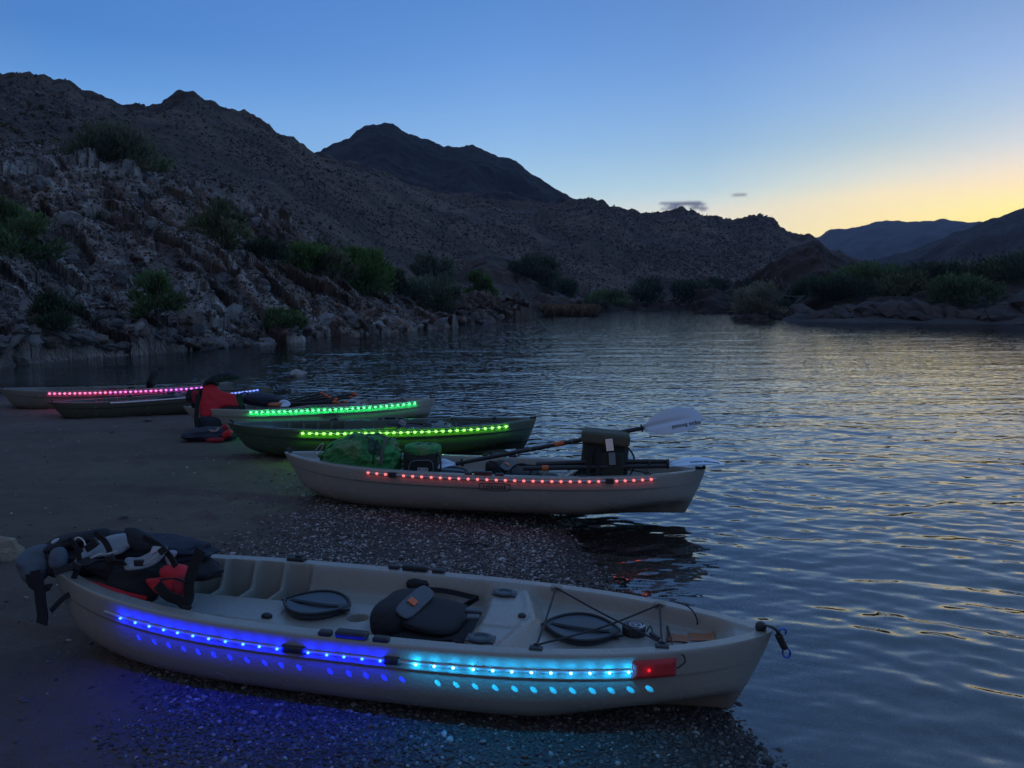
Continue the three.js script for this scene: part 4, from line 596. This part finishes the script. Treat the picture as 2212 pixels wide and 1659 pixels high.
// life jackets: outlines of panels, each a stuffed pad
const pfdBlack = std(0.014, 0.015, 0.019, 0.85, { bumpMap: rep(clothTex, 16), bumpScale: 0.0008 }), pfdNavy = std(0.02, 0.024, 0.04, 0.85), pfdRed = std(0.62, 0.018, 0.03, 0.8, { bumpMap: rep(clothTex, 16), bumpScale: 0.0008 }), pfdGrey = std(0.27, 0.32, 0.36, 0.6, { bumpMap: rep(clothTex, 16), bumpScale: 0.0008 }), pfdTeal = std(0.075, 0.10, 0.125, 0.7), pfdPale = std(0.42, 0.44, 0.46, 0.5), redDk = std(0.3, 0.012, 0.025, 0.8);
function panel(i, name, px, z0, lean, T, mat, parent, opt = {}) {        // pixel outline laid on a leaning plane in kayak i
  const pts = px.map(([u, v]) => { const p = kPix(i, u, v, { z: z0 }); return [p.x, p.y]; }), yb = Math.min(...pts.map((p) => p[1])), o = V(0, EYE, 0).applyMatrix4(POSE[i].inv);
  return add(name, pad(pts, T, (a, b, h) => { const P = V(a, b, z0), k = -lean * (b - yb) + (opt.bulge ?? 0) * Math.sin((a - pts[0][0]) * 9), d = P.clone().sub(o), f = (z0 + k - o.z) / (z0 - o.z); return d.multiplyScalar(f).add(o).add(V(0, 0.25 * h, h)).toArray(); }, { crease: 0.35, seed: z0 * 50 + T * 90, ...opt }), mat, parent);
}
const web = (i, px, z0, w, mat, parent, name = 'strap') => add(name, ribbon(px.map(([u, v, dz = 0]) => kPix(i, u, v, { z: z0 + dz })), w, 0.005, V(1, 0.15, 0.1), 26), mat, parent);
{
  const lower = ride(thing('life_jacket', 'red and black life jacket, lower one heaped on the bow of the nearest kayak', 'life jacket'), 0);
  const core = add('foam_body', lump(0.31, 0.05, 0.13, { e: 2.6, fold: 0.18, freq: 5, seed: 12 }), pfdBlack, lower); core.position.set(-1.03, 0.345, 0.0);
  panel(0, 'red_panel', [[165, 1256], [190, 1255], [240, 1268], [300, 1284], [318, 1290], [305, 1304], [250, 1296], [200, 1282], [172, 1268]], 0.19, 0.3, 0.06, pfdRed, lower, { round: 3, crease: 0.8 });
  panel(0, 'red_panel', [[352, 1226], [372, 1218], [398, 1221], [410, 1232], [409, 1252], [396, 1262], [400, 1285], [392, 1301], [368, 1301], [330, 1272], [318, 1252], [350, 1245]], 0.21, 0.4, 0.07, pfdRed, lower, { round: 3, crease: 0.8 });
  panel(0, 'black_panel', [[240, 1236], [345, 1234], [352, 1262], [330, 1300], [300, 1292], [235, 1268]], 0.16, 0.3, 0.06, pfdBlack, lower, { crease: 0.9 });
  panel(0, 'side_panel', [[380, 1254], [398, 1240], [408, 1256], [402, 1276], [386, 1292], [374, 1276]], 0.235, 0.3, 0.05, redDk, lower);
  web(0, [[398, 1318, 0.02], [408, 1290], [408, 1262], [418, 1225], [434, 1187]], 0.25, 0.045, webM, lower); web(0, [[340, 1262], [360, 1285], [392, 1300], [407, 1320]], 0.26, 0.05, webM, lower); web(0, [[345, 1252], [378, 1250], [402, 1258]], 0.26, 0.008, webM, lower);
  const up = ride(thing('life_jacket', 'black and grey life jacket, upper one heaped on the bow of the nearest kayak', 'life jacket'), 0);
  const c2 = add('foam_body', lump(0.30, 0.055, 0.12, { e: 2.4, fold: 0.22, freq: 6, seed: 4 }), pfdNavy, up); c2.position.set(-1.08, 0.40, -0.04); c2.rotation.z = 0.02;
  panel(0, 'back_panel', [[80, 1200], [95, 1178], [130, 1158], [200, 1146], [290, 1150], [345, 1172], [385, 1190], [375, 1232], [240, 1240], [120, 1248], [85, 1228]], 0.06, 0.55, 0.13, pfdBlack, up, { n: 80, crease: 1.0 });
  panel(0, 'shoulder_panel', [[96, 1192], [120, 1166], [165, 1152], [235, 1143], [236, 1160], [190, 1176], [130, 1196]], 0.04, 0.6, 0.10, pfdBlack, up);
  panel(0, 'lobe', [[42, 1222], [48, 1196], [72, 1180], [104, 1178], [110, 1206], [104, 1232], [80, 1262], [54, 1256]], 0.10, 0.45, 0.10, pfdTeal, up);
  panel(0, 'lobe', [[112, 1190], [135, 1182], [144, 1200], [138, 1226], [112, 1228]], 0.15, 0.45, 0.06, pfdTeal, up);
  panel(0, 'grey_panel', [[166, 1218], [186, 1196], [212, 1174], [250, 1157], [300, 1151], [330, 1153], [326, 1172], [296, 1182], [276, 1196], [232, 1203], [190, 1206]].map(([u, v]) => [u * 0.96 - 3, v]), 0.13, 0.6, 0.022, pfdGrey, up, { round: 9, crease: 0.8 });
  panel(0, 'grey_panel', [[272, 1206], [300, 1204], [322, 1194], [344, 1180], [362, 1184], [352, 1204], [330, 1222], [295, 1231], [270, 1230]], 0.19, 0.5, 0.02, pfdGrey, up, { round: 9, crease: 0.8 });
  panel(0, 'pale_panel', [[330, 1181], [345, 1178], [362, 1182], [356, 1196], [338, 1194], [326, 1198]], 0.205, 0.5, 0.02, pfdPale, up);
  panel(0, 'lilac_panel', [[360, 1192], [374, 1188], [382, 1192], [372, 1210], [365, 1222], [358, 1208]], 0.16, 0.5, 0.03, std(0.3, 0.27, 0.33, 0.7), up);
  panel(0, 'black_flap', [[275, 1156], [270, 1142], [292, 1140], [312, 1150], [330, 1162], [325, 1186], [300, 1192], [280, 1176]], 0.15, 0.5, 0.05, pfdBlack, up);
  panel(0, 'badge', [[110, 1172], [120, 1164], [128, 1163], [123, 1170], [113, 1175]], 0.145, 0.6, 0.01, pfdPale, up);
  web(0, [[76, 1232], [84, 1262], [88, 1300], [92, 1330], [90, 1348]], 0.2, 0.055, webM, up); web(0, [[62, 1240], [66, 1262], [84, 1272], [110, 1268]], 0.17, 0.03, webM, up); web(0, [[110, 1320], [140, 1290], [170, 1276], [200, 1280]], 0.19, 0.02, webM, up);
  web(0, [[118, 1236], [160, 1222], [210, 1212], [270, 1216]], 0.2, 0.03, webM, up); web(0, [[205, 1150], [228, 1172], [240, 1204], [236, 1236]], 0.18, 0.028, webM, up); web(0, [[150, 1162], [168, 1190], [170, 1222], [158, 1250]], 0.17, 0.024, webM, up); web(0, [[310, 1160], [340, 1176], [366, 1200], [380, 1224]], 0.19, 0.026, webM, up); web(0, [[196, 1206], [214, 1198], [236, 1196], [252, 1190]], 0.185, 0.008, pfdPale, up, 'piping'); web(0, [[280, 1222], [305, 1220], [332, 1206], [352, 1190]], 0.215, 0.006, pfdPale, up, 'piping');
  for (const [u, v, r] of [[238, 1206, 0.2], [166, 1222, -0.4], [352, 1188, 0.7], [300, 1216, 0.1]]) { const q = add('buckle', box(0.04, 0.026, 0.014, 0.004), blackM, up); q.position.copy(kPix(0, u, v, { z: 0.215 })); q.rotation.z = r; }
  const dr = add('ring', moved(new THREE.TorusGeometry(0.026, 0.0035, 8, 30, 5).scale(1.3, 0.8, 1), 0, 0, 0), std(0.55, 0.5, 0.46, 0.4, { metalness: 0.6 }), up); dr.position.copy(kPix(0, 172, 1176, { z: 0.12 })); dr.rotation.set(-0.4, 0, -0.7);
  const bk = add('buckle', merge([box(0.05, 0.03, 0.016, 0.004), moved(box(0.024, 0.036, 0.014, 0.004), 0.03, 0.004, 0.002)]), blackM, up); bk.position.copy(kPix(0, 196, 1180, { z: 0.14 })); bk.rotation.z = 0.6;
}

// ------------------------------------------------------------------ cargo of the second kayak
const camoTex = dataTex(512, (u, v) => { const a = pfbm(u, v, 5, 3, 7), b = pfbm(u + 0.3, v, 6, 3, 17), c = pfbm(u, v + 0.4, 7, 3, 27); let q = [62, 138, 76]; if (a > 0.52) q = [54, 120, 66]; if (b > 0.58) q = [92, 130, 82]; if (c > 0.62) q = [46, 82, 58]; const n = 0.85 + 0.3 * pn(u * 128, v * 128, 128, 3); return q.map((x) => x * n); }, { srgb: true });
const camoM = new THREE.MeshStandardMaterial({ map: rep(camoTex, 0.8), roughness: 0.9, bumpMap: rep(clothTex, 14), bumpScale: 0.0008 });
const packM = std(0.032, 0.038, 0.03, 0.9, { bumpMap: rep(clothTex, 14), bumpScale: 0.0008 }), packLt = std(0.085, 0.09, 0.062, 0.9, { bumpMap: rep(clothTex, 14), bumpScale: 0.0008 });
{
  const b = ride(thing('duffel_bag', 'bulging green camouflage bag on the bow of the red lit kayak', 'bag'), 1), body = add('body', lump(0.285, 0.19, 0.2, { e: 2.7, fold: 0.2, freq: 9, seed: 8, nu: 110, nv: 70, shape: ([x, y, z]) => [x + 0.05 * y, y * (1 - 0.16 * sstep(0.0, -0.3, x)), z] }), camoM, b); body.position.set(-0.93, 0.295, 0.02);
  const arch = (x, k, r, m, n) => { const pts = []; for (let i = 0; i <= 12; i++) { const a = lerp(-0.15, 2.3, i / 12); pts.push(V(x + k * Math.cos(a) * 0.2, 0.27 + Math.sin(a + 0.35) * 0.2, 0.02 + Math.cos(a + 0.25) * 0.205)); } return add(n, tube(pts, r, 40, 6), m, b); };
  arch(-0.80, 0.12, 0.005, pfdBlack, 'zip'); arch(-0.73, 0.06, 0.012, packLt, 'seam_band');
  add('end_strap', ribbon([V(-1.2, 0.22, 0.17), V(-1.19, 0.3, 0.15), V(-1.14, 0.4, 0.1), V(-1.0, 0.47, 0.06)], 0.03, 0.006, V(0, 0.1, 1)), webM, b);
  const ring = add('carabiner', tube([V(0, 0, 0), V(0.03, 0.045, 0), V(0.038, 0.075, 0), V(0.02, 0.068, 0), V(-0.018, 0.015, 0)], 0.0035, 30, 6, true), metalM, b); ring.position.set(-1.2, 0.36, 0.16);
  const mk = add('emblem', ribbon([V(-0.755, 0.345, 0.212), V(-0.735, 0.36, 0.212), V(-0.732, 0.335, 0.214), V(-0.71, 0.32, 0.214)], 0.008, 0.004, V(1, 0.5, 0), 14), std(0.5, 0.55, 0.5, 0.7), b);
  const c = ride(thing('cooler_bag', 'small dark green bag with a black front pocket beside the camouflage bag', 'bag'), 1);
  const cb = add('body', box(0.25, 0.24, 0.22, 0.05, 5), packM, c); cb.position.set(-0.475, 0.29, 0.0); const lid = add('lid', lump(0.13, 0.045, 0.115, { e: 3.4, fold: 0.1, seed: 3 }), camoM, c); lid.position.set(-0.475, 0.39, 0);
  const pk = add('front_pocket', box(0.2, 0.12, 0.04, 0.018, 4), pfdBlack, c); pk.position.set(-0.455, 0.285, 0.115);
  const bd = new THREE.Shape(); bd.absarc(0, 0, 0.001, 0, 1); add('pocket_piping', tube([V(-0.545, 0.24, 0.137), V(-0.53, 0.315, 0.137), V(-0.455, 0.335, 0.139), V(-0.375, 0.325, 0.137), V(-0.365, 0.24, 0.137)], 0.003, 40, 6), std(0.18, 0.2, 0.19, 0.8), c);
  const em = add('emblem', merge([moved(box(0.075, 0.006, 0.004, 0.001), 0, 0.009, 0), moved(box(0.075, 0.006, 0.004, 0.001), 0, -0.009, 0), moved(box(0.006, 0.018, 0.004, 0.001), -0.035, 0, 0), moved(box(0.006, 0.018, 0.004, 0.001), 0.035, 0, 0), moved(box(0.045, 0.005, 0.004, 0.001), 0, 0, 0)]), std(0.55, 0.58, 0.58, 0.6), c); em.position.set(-0.44, 0.27, 0.137);
  add('carry_strap', merge([ribbon([V(-0.35, 0.2, 0.1), V(-0.32, 0.28, 0.1), V(-0.34, 0.37, 0.07), V(-0.4, 0.41, 0.04)], 0.03, 0.006, V(0, 0.2, 1)), ribbon([V(-0.52, 0.42, 0.09), V(-0.5, 0.435, 0.03), V(-0.5, 0.43, -0.05)], 0.02, 0.005, V(1, 0, 0)), ribbon([V(-0.43, 0.42, 0.09), V(-0.42, 0.435, 0.03), V(-0.42, 0.43, -0.05)], 0.02, 0.005, V(1, 0, 0))]), webM, c);
  const p = ride(thing('backpack', 'boxy dark olive backpack with flap lid and silver tag in the red lit kayak', 'backpack'), 1);
  const pb = grid(40, 28, (a, q) => { const t = a * 2 * Math.PI, c0 = Math.cos(t), s0 = Math.sin(t), kx = Math.pow(Math.abs(c0), 0.45) * Math.sign(c0), kz = Math.pow(Math.abs(s0), 0.45) * Math.sign(s0), y = q, w = lerp(1, 0.86, y) * (y < 0.05 ? 0.97 : 1), n = 1 + 0.05 * fbm(c0 * 2, y * 5, s0 * 2, 3); return [kx * 0.175 * w * n - 0.02 * (1 - y) + 0.02, y * 0.31, -kz * 0.115 * w * n]; }, (a, q) => [a * 1.1, q * 0.3]); const bo = add('body', pb, packM, p); bo.position.set(0.82, 0.235, 0.02);
  const fl = add('flap_lid', box(0.335, 0.088, 0.25, 0.03, 5), packLt, p); fl.position.set(0.835, 0.525, 0.03); fl.rotation.z = -0.07; const fp = fl.geometry.attributes.position; for (let i = 0; i < fp.count; i++) fp.setY(i, fp.getY(i) + 0.012 * fbm(fp.getX(i) * 14, 2, fp.getZ(i) * 9, 2)); fl.geometry.computeVertexNormals();
  const f2 = add('front_pocket', box(0.2, 0.17, 0.05, 0.02, 4), packM, p); f2.position.set(0.86, 0.35, 0.13);
  const sil = std(0.75, 0.78, 0.8, 0.25, { metalness: 0.7 }); const t1 = add('silver_tag', box(0.05, 0.082, 0.006, 0.002), sil, p); t1.position.set(0.862, 0.49, 0.166); t1.rotation.set(-0.15, 0, 0.14); const t2 = add('clear_pouch', box(0.045, 0.085, 0.008, 0.003), std(0.22, 0.26, 0.28, 0.2), p); t2.position.set(0.882, 0.395, 0.163); t2.rotation.z = 0.08;
  for (const [x0, dx] of [[0.79, 0], [0.735, -0.02]]) add('strap', ribbon([V(x0, 0.47, 0.16), V(x0 - 0.005, 0.36, 0.165), V(x0 + dx, 0.27, 0.18), V(x0 + dx + 0.015, 0.215, 0.21)], 0.03, 0.005, V(1, 0, 0)), webM, p);
  add('shoulder_strap', merge([ribbon([V(0.99, 0.46, 0.05), V(1.03, 0.4, 0.06), V(1.03, 0.32, 0.08), V(0.99, 0.25, 0.1)], 0.035, 0.01, V(0, 0.2, 1)), ribbon([V(0.66, 0.3, 0.12), V(0.63, 0.26, 0.16), V(0.67, 0.235, 0.2), V(0.74, 0.24, 0.2)], 0.035, 0.008, V(0, 0.4, 1))]), webM, p);
}
const font = await new FontLoader().loadAsync('fonts/droid/droid_sans_bold.typeface.json'), serif = await new FontLoader().loadAsync('fonts/droid/droid_serif_bold.typeface.json');
const words = (f, s, size, depth = 0.001) => { const g = new TextGeometry(s, { font: f, size, depth, curveSegments: 4, bevelEnabled: false }); g.computeBoundingBox(); const b = g.boundingBox; g.translate(-(b.max.x + b.min.x) / 2, -(b.max.y + b.min.y) / 2, 0); return g; };
// a paddle between two shaft ends, blades beyond them; face: the direction a blade's face looks
const shaftM = std(0.02, 0.021, 0.023, 0.4), bladeM = std(0.6, 0.74, 0.86, 0.35);
const bladeH = (L, a, b) => 0.10 * b * b + 0.03 * Math.sin(a / L * 3);
function bladeGeo(L, W, T = 0.007) { return pad([[0, 0.018], [0.06 * L, 0.17 * W], [0.22 * L, 0.42 * W], [0.5 * L, 0.53 * W], [0.78 * L, 0.46 * W], [0.95 * L, 0.25 * W], [L, 0], [0.95 * L, -0.24 * W], [0.78 * L, -0.42 * W], [0.5 * L, -0.5 * W], [0.22 * L, -0.4 * W], [0.06 * L, -0.16 * W], [0, -0.018]], T, (a, b, h) => [a, b, h + bladeH(L, a, b) - 0.012 * Math.exp(-((b / 0.016) ** 2)) * sstep(L * 0.86, L * 0.5, a)], { n: 80, m: 14, round: 8 }); }
function lettering(m, L, a0, b0, turn) { const g = words(serif, 'Aqua Bound', 0.024, 0.002); if (turn) g.rotateZ(Math.PI); const q = g.attributes.position; for (let i = 0; i < q.count; i++) { const a = a0 + q.getX(i), b = b0 + q.getY(i); q.setXYZ(i, a, b, bladeH(L, a, b) + 0.0036 + q.getZ(i)); } add('lettering', g, std(0.02, 0.02, 0.03, 0.6), m); }
function blade(name, from, dir, face, L, W, parent) { const x = dir.clone().normalize(), z = face.clone().addScaledVector(x, -face.dot(x)).normalize(), y = V().crossVectors(z, x), m = add(name, bladeGeo(L, W), bladeM, parent); m.applyMatrix4(new THREE.Matrix4().makeBasis(x, y, z).setPosition(from)); return m; }
{
  const p = ride(thing('paddle', 'paddle with a white blade raised over the stern of the red lit kayak', 'paddle'), 1), a = V(-0.235, 0.29, -0.02), b = V(1.1, 0.588, -0.03), d = b.clone().sub(a).normalize();
  add('shaft', tube([a, a.clone().lerp(b, 0.33), a.clone().lerp(b, 0.66), b], 0.0155, 30, 10), shaftM, p);
  const g = add('grip_band', tube([a.clone().lerp(b, 0.535), a.clone().lerp(b, 0.585)], 0.0185, 4, 12), orangeM, p);
  add('drip_ring', merge([0.03, 0.985].map((t) => { const q = a.clone().lerp(b, t); return tube([q, q.clone().addScaledVector(d, 0.012)], 0.029, 3, 14); })), blackM, p); add('ferrule', merge([0.62, 0.4].map((t) => tube([a.clone().lerp(b, t), a.clone().lerp(b, t + 0.012)], 0.017, 3, 12))), std(0.1, 0.1, 0.11, 0.3), p);
  const bl = blade('blade', b, d, V(-0.25, 0.35, 1), 0.405, 0.175, p); bl.userData.label = 'raised white blade with black lettering'; lettering(bl, 0.405, 0.29, -0.04, true);
  blade('blade', a, d.clone().multiplyScalar(-1).add(V(0, 0.05, 0)), V(0.1, 0.95, 0.35), 0.4, 0.16, p);
  const q = ride(thing('paddle', 'paddle lying flat in the red lit kayak, blade over its stern', 'paddle'), 1), c = V(0.28, 0.315, 0.2), e = V(1.255, 0.348, 0.1);
  add('shaft', tube([c, c.clone().lerp(e, 0.5), e], 0.0165, 24, 10), shaftM, q); add('shaft_sleeve', tube([V(0.36, 0.335, 0.14), V(0.8, 0.36, 0.1), V(1.255, 0.372, 0.07)], 0.017, 24, 10), shaftM, q);
  add('grip_band', tube([c.clone().lerp(e, 0.13), c.clone().lerp(e, 0.175)], 0.0195, 4, 12), orangeM, q); add('drip_ring', merge([moved(new THREE.CylinderGeometry(0.034, 0.034, 0.016, 20), e.x + 0.005, e.y + 0.012, e.z - 0.01, 0, 0, Math.PI / 2), moved(new THREE.CylinderGeometry(0.028, 0.028, 0.012, 20), e.x - 0.12, e.y + 0.01, e.z, 0, 0, Math.PI / 2)]), blackM, q);
  const b2 = blade('blade', e, V(1, 0.03, -0.2), V(0.05, 1, 0.12), 0.4, 0.165, q); lettering(b2, 0.4, 0.25, -0.035, false);
  // loose black strap ends and a bow loop in the cockpit
  const s = ride(thing('strap_bundle', 'tangle of black straps with a raised loop in the red lit kayak cockpit', 'strap'), 1);
  add('loop', ribbon([V(0.18, 0.25, 0.14), V(0.2, 0.31, 0.14), V(0.27, 0.335, 0.13), V(0.33, 0.30, 0.12), V(0.31, 0.25, 0.12)], 0.03, 0.006, V(0, 0.2, 1)), webM, s); add('pad', lump(0.05, 0.06, 0.03, { fold: 0.25, seed: 7 }), webM, s).position.set(0.06, 0.29, 0.16); add('strap', ribbon([V(-0.28, 0.27, 0.2), V(-0.12, 0.275, 0.22), V(0.02, 0.28, 0.2), V(0.13, 0.25, 0.24)], 0.025, 0.005, V(0, 0.4, 1)), webM, s);
}
// makers' marks on the two tan hulls
function maker(i, u, v) {
  const x0 = sideX(i, u, -0.1), y0 = kPix(i, u, v, { z: 0.378 }).y, W = 0.207, Hh = 0.046, g = [words(font, 'LIFETIME', 0.025, 0.0012).scale(1.02, 1, 1)], bar = (a, b, c, d, n = 10) => { for (let k = 0; k < n; k++) { const p = V(lerp(a, c, k / n), lerp(b, d, k / n), 0), q = V(lerp(a, c, (k + 1) / n), lerp(b, d, (k + 1) / n), 0); g.push(tube([p, q], 0.0024, 1, 5)); } };
  const w = W / 2, h = Hh / 2; bar(-w + 0.004, h, 0, h + 0.004); bar(0, h + 0.004, w - 0.004, h); bar(-w + 0.004, -h, 0, -h - 0.004); bar(0, -h - 0.004, w - 0.004, -h); bar(-w, h * 0.7, -w + 0.004, h, 2); bar(-w + 0.004, -h, -w, h * 0.7, 4); bar(w, h * 0.7, w - 0.004, h, 2); bar(w - 0.004, -h, w, h * 0.7, 4);
  const m = merge(g), p = m.attributes.position; for (let k = 0; k < p.count; k++) { const x = x0 + p.getX(k), y = y0 + p.getY(k); p.setXYZ(k, x, y, hullZ(x, y) + 0.0012 + p.getZ(k)); } m.computeVertexNormals(); add('logo', m, std(0.02, 0.02, 0.022, 0.6), KAY[i]);
}
maker(1, 1069, 1051); maker(3, 713, 897);

// ------------------------------------------------------------------ cargo of the green lit kayak
{
  const j = ride(thing('life_jacket', 'red life jacket with black collar standing on the bow of the green lit kayak', 'life jacket'), 3), q = (l) => l.map(([a, b]) => [380.2 + (a / 5.183) * 0.576, 789.1 + (b / 5.184) * 0.576]);
  panel(3, 'black_back', q([[380, 560], [520, 430], [700, 420], [900, 560], [1240, 640], [1370, 880], [1350, 1030], [1140, 1000], [900, 1060], [700, 1150], [500, 1200], [390, 1190], [370, 900]]), 0.1, 0.2, 0.16, pfdBlack, j);
  panel(3, 'red_panel', q([[460, 760], [510, 520], [545, 400], [640, 370], [740, 375], [810, 430], [860, 490], [1000, 530], [1160, 575], [1200, 690], [1215, 795], [1110, 800], [930, 815], [820, 870], [740, 960], [640, 1010], [520, 1010], [455, 930]]), 0.23, 0.35, 0.07, pfdRed, j, { n: 90, round: 4 });
  panel(3, 'collar', q([[520, 420], [535, 340], [620, 250], [760, 180], [900, 155], [930, 230], [920, 310], [850, 330], [835, 400], [780, 395], [700, 370], [600, 375]]), 0.1, 0.15, 0.10, pfdBlack, j, { n: 70 });
  panel(3, 'hood', q([[860, 200], [930, 140], [1020, 115], [1150, 150], [1250, 225], [1230, 255], [1080, 285], [960, 300], [890, 290]]), 0.06, 0.1, 0.09, pfdNavy, j);
  panel(3, 'side_pocket', q([[190, 560], [230, 490], [330, 465], [500, 455], [470, 640], [400, 830], [310, 820], [270, 700], [200, 690]]), 0.12, 0.1, 0.09, pfdBlack, j); panel(3, 'side_panel', q([[315, 500], [430, 490], [440, 560], [390, 660], [360, 750], [320, 700]]), 0.175, 0.1, 0.03, redDk, j);
  panel(3, 'front_pocket', q([[820, 850], [960, 810], [1200, 800], [1230, 900], [1110, 1010], [900, 1040], [800, 960]]), 0.24, 0.3, 0.05, pfdBlack, j); panel(3, 'black_skirt', q([[480, 1000], [700, 1000], [900, 1030], [960, 1140], [900, 1230], [650, 1260], [450, 1230], [400, 1100]]), 0.24, 0.0, 0.07, pfdNavy, j);
  add('strap', ribbon([[425, 560], [410, 800], [395, 1050], [420, 1270]].map(([a, b]) => { const [u, v] = q([[a, b]])[0]; return kPix(3, u, v, { z: 0.28 }); }), 0.05, 0.006, V(1, 0, 0)), webM, j);
  add('strap', ribbon([[1200, 560], [1250, 720], [1320, 900], [1340, 1020]].map(([a, b]) => { const [u, v] = q([[a, b]])[0]; return kPix(3, u, v, { z: 0.3 }); }), 0.06, 0.006, V(1, 0, 0)), webM, j);
  const b = ride(thing('dry_bag', 'dark bag with an orange edge lying in the green lit kayak', 'bag'), 3), bb = add('body', lump(0.24, 0.08, 0.17, { e: 2.5, fold: 0.12, seed: 14 }), pfdNavy, b); bb.position.set(-0.60, 0.375, -0.04); bb.rotation.z = -0.12; const eb = add('orange_edge', lump(0.09, 0.028, 0.1, { fold: 0.1, seed: 3 }), std(0.42, 0.12, 0.045, 0.7), b); eb.position.set(-0.45, 0.325, 0.09); add('handle', tube([V(-0.84, 0.38, 0.03), V(-0.85, 0.46, 0.03), V(-0.80, 0.48, 0.03), V(-0.74, 0.42, 0.03)], 0.009, 20, 8), webM, b);
  // bundle of paddle shafts with orange ends
  const ends = [[697, 849, 0.05], [706, 854, 0.1], [713, 858, 0], [727, 862, 0.12], [724, 868, 0.15], [732, 870, 0.05], [766, 850, -0.05], [760, 858, -0.1], [748, 868, 0.02], [730, 866, -0.12], [772, 853, -0.15]];
  let first; const R = rng(3);
  ends.forEach(([u, v, z], n) => {
    const e = kPix(3, u, v, { z }), s = kPix(3, 600 + n * 3.4, 872 + (n % 4) * 2.2, { z: z * 0.7 }), L = e.distanceTo(s), d = e.clone().sub(s).normalize(); let t;
    if (!first) { first = t = thing('paddle_shaft', '', 'paddle', 'paddle shafts bundled across the green lit kayak'); const sh = add('shaft', new THREE.CylinderGeometry(0.0135, 0.0135, 1, 10), shaftM, t); sh.position.y = 0.5; const gr = add('orange_tip', lump(0.019, 0.026, 0.019, { fold: 0.02, nu: 16, nv: 10 }), orangeM, t); gr.position.y = 0.985; } else { t = first.clone(); t.name = numbered('paddle_shaft'); scene.add(t); }
    t.userData = { label: 'black paddle shaft with an orange tip in the bundle across the green lit kayak', category: 'paddle', group: 'paddle shafts bundled across the green lit kayak' };
    t.matrix.compose(s, new THREE.Quaternion().setFromUnitVectors(V(0, 1, 0), d), V(1, L, 1)); t.matrix.premultiply(POSE[3].m); t.matrix.decompose(t.position, t.quaternion, t.scale);
    t.children[1].scale.y = 1 / L; 
  });
  const pb = ride(thing('paddle', 'pale paddle blade tip showing beside the bag in the green lit kayak', 'paddle'), 3); blade('blade', V(-0.43, 0.33, 0.12), V(1, -0.05, 0.1), V(0, 0.5, 1), 0.16, 0.09, pb);
}
// life jacket dropped on the sand below it
{
  const c = onLevel(452, 950, 0.0), j = thing('life_jacket', 'dark blue and red life jacket dropped on the sand below the red one', 'life jacket'); j.position.copy(c);
  const b = add('foam_body', lump(0.31, 0.085, 0.19, { e: 2.3, fold: 0.2, freq: 5, seed: 21, shape: ([x, y, z]) => [x, y * (1 - 0.45 * sstep(0.0, -0.3, x)), z] }), pfdNavy, j); b.position.set(0, 0.06, 0);
  const r = add('red_panel', lump(0.06, 0.04, 0.05, { fold: 0.15, seed: 2 }), pfdRed, j); r.position.set(0.25, 0.085, 0.11); r.rotation.z = 0.6; const r2 = add('red_panel', lump(0.1, 0.03, 0.05, { fold: 0.15, seed: 5 }), redDk, j); r2.position.set(0.13, 0.03, 0.165); const r3 = add('red_panel', lump(0.04, 0.035, 0.04, { fold: 0.15, seed: 6 }), redDk, j); r3.position.set(0.21, 0.15, 0.05);
  add('pale_tag', ribbon([V(0.05, 0.135, 0.12), V(0.1, 0.13, 0.15), V(0.15, 0.135, 0.15), V(0.165, 0.16, 0.13)], 0.022, 0.005, V(0, 1, 0)), std(0.4, 0.3, 0.3, 0.7), j); add('strap', ribbon([V(-0.12, 0.15, 0.05), V(-0.07, 0.125, 0.14), V(-0.02, 0.12, 0.16)], 0.02, 0.005, V(0, 1, 0.3)), std(0.13, 0.13, 0.16, 0.8), j);
}
// ------------------------------------------------------------------ stones that lie by themselves
function loner(name, label, p, s, rot, mat, gi) { const m = add(name, rockGeos[gi], mat, scene); m.position.copy(p); m.scale.set(...s); m.rotation.set(...rot); return tag(m, label, 'rock'); }
loner('boulder', 'brown boulder cut by the left edge beside the heap of life jackets', onLevel(-4, 1208, 0.0).add(V(0, 0.04, 0)), [0.16, 0.12, 0.13], [0.2, 0.6, -0.3], std(0.5, 0.38, 0.28, 0.9, { bumpMap: rep(rockTex, 1.2), bumpScale: 0.03 }), 3);
{ const w = onLevel(637, 815, WATER_Y); const a = loner('boulder', 'pale rock standing in the lake behind the kayaks', w.clone().add(V(0.05, 0.06, 0)), [0.19, 0.12, 0.15], [0.1, 0.4, 0.1], std(0.5, 0.48, 0.45, 0.9, { bumpMap: rep(sandTex, 0.9), bumpScale: 0.03 }), 2); loner('boulder', 'low wet rock in the lake at the foot of the pale one', w.clone().add(V(-0.12, 0.02, 0.05)), [0.16, 0.07, 0.12], [0, 1, 0], rockTones[0], 5); }
loner('stone', 'small pale stone on the sand by the dark kayak bow', onLevel(320, 910, 0).add(V(0, 0.01, 0)), [0.06, 0.04, 0.05], [0, 0.3, 0], rockTones[5], 1);
for (const [u, v, r] of [[242, 875 + 60, 0.03], [265, 1120, 0.03], [1003, 1093, 0.05], [1008, 1082, 0.04], [978, 1094, 0.035], [1040, 1100, 0.04]]) { const p = onLevel(u, v, 0.0), m = add('stone', rockGeos[u % 8], rockTones[1], scene.getObjectByName('beach')); m.position.copy(p.setY(groundY(p.x, p.z) + r * 0.2)); m.scale.set(r * 1.3, r * 0.7, r); m.rotation.y = u; }
renderer.render(scene, camera);
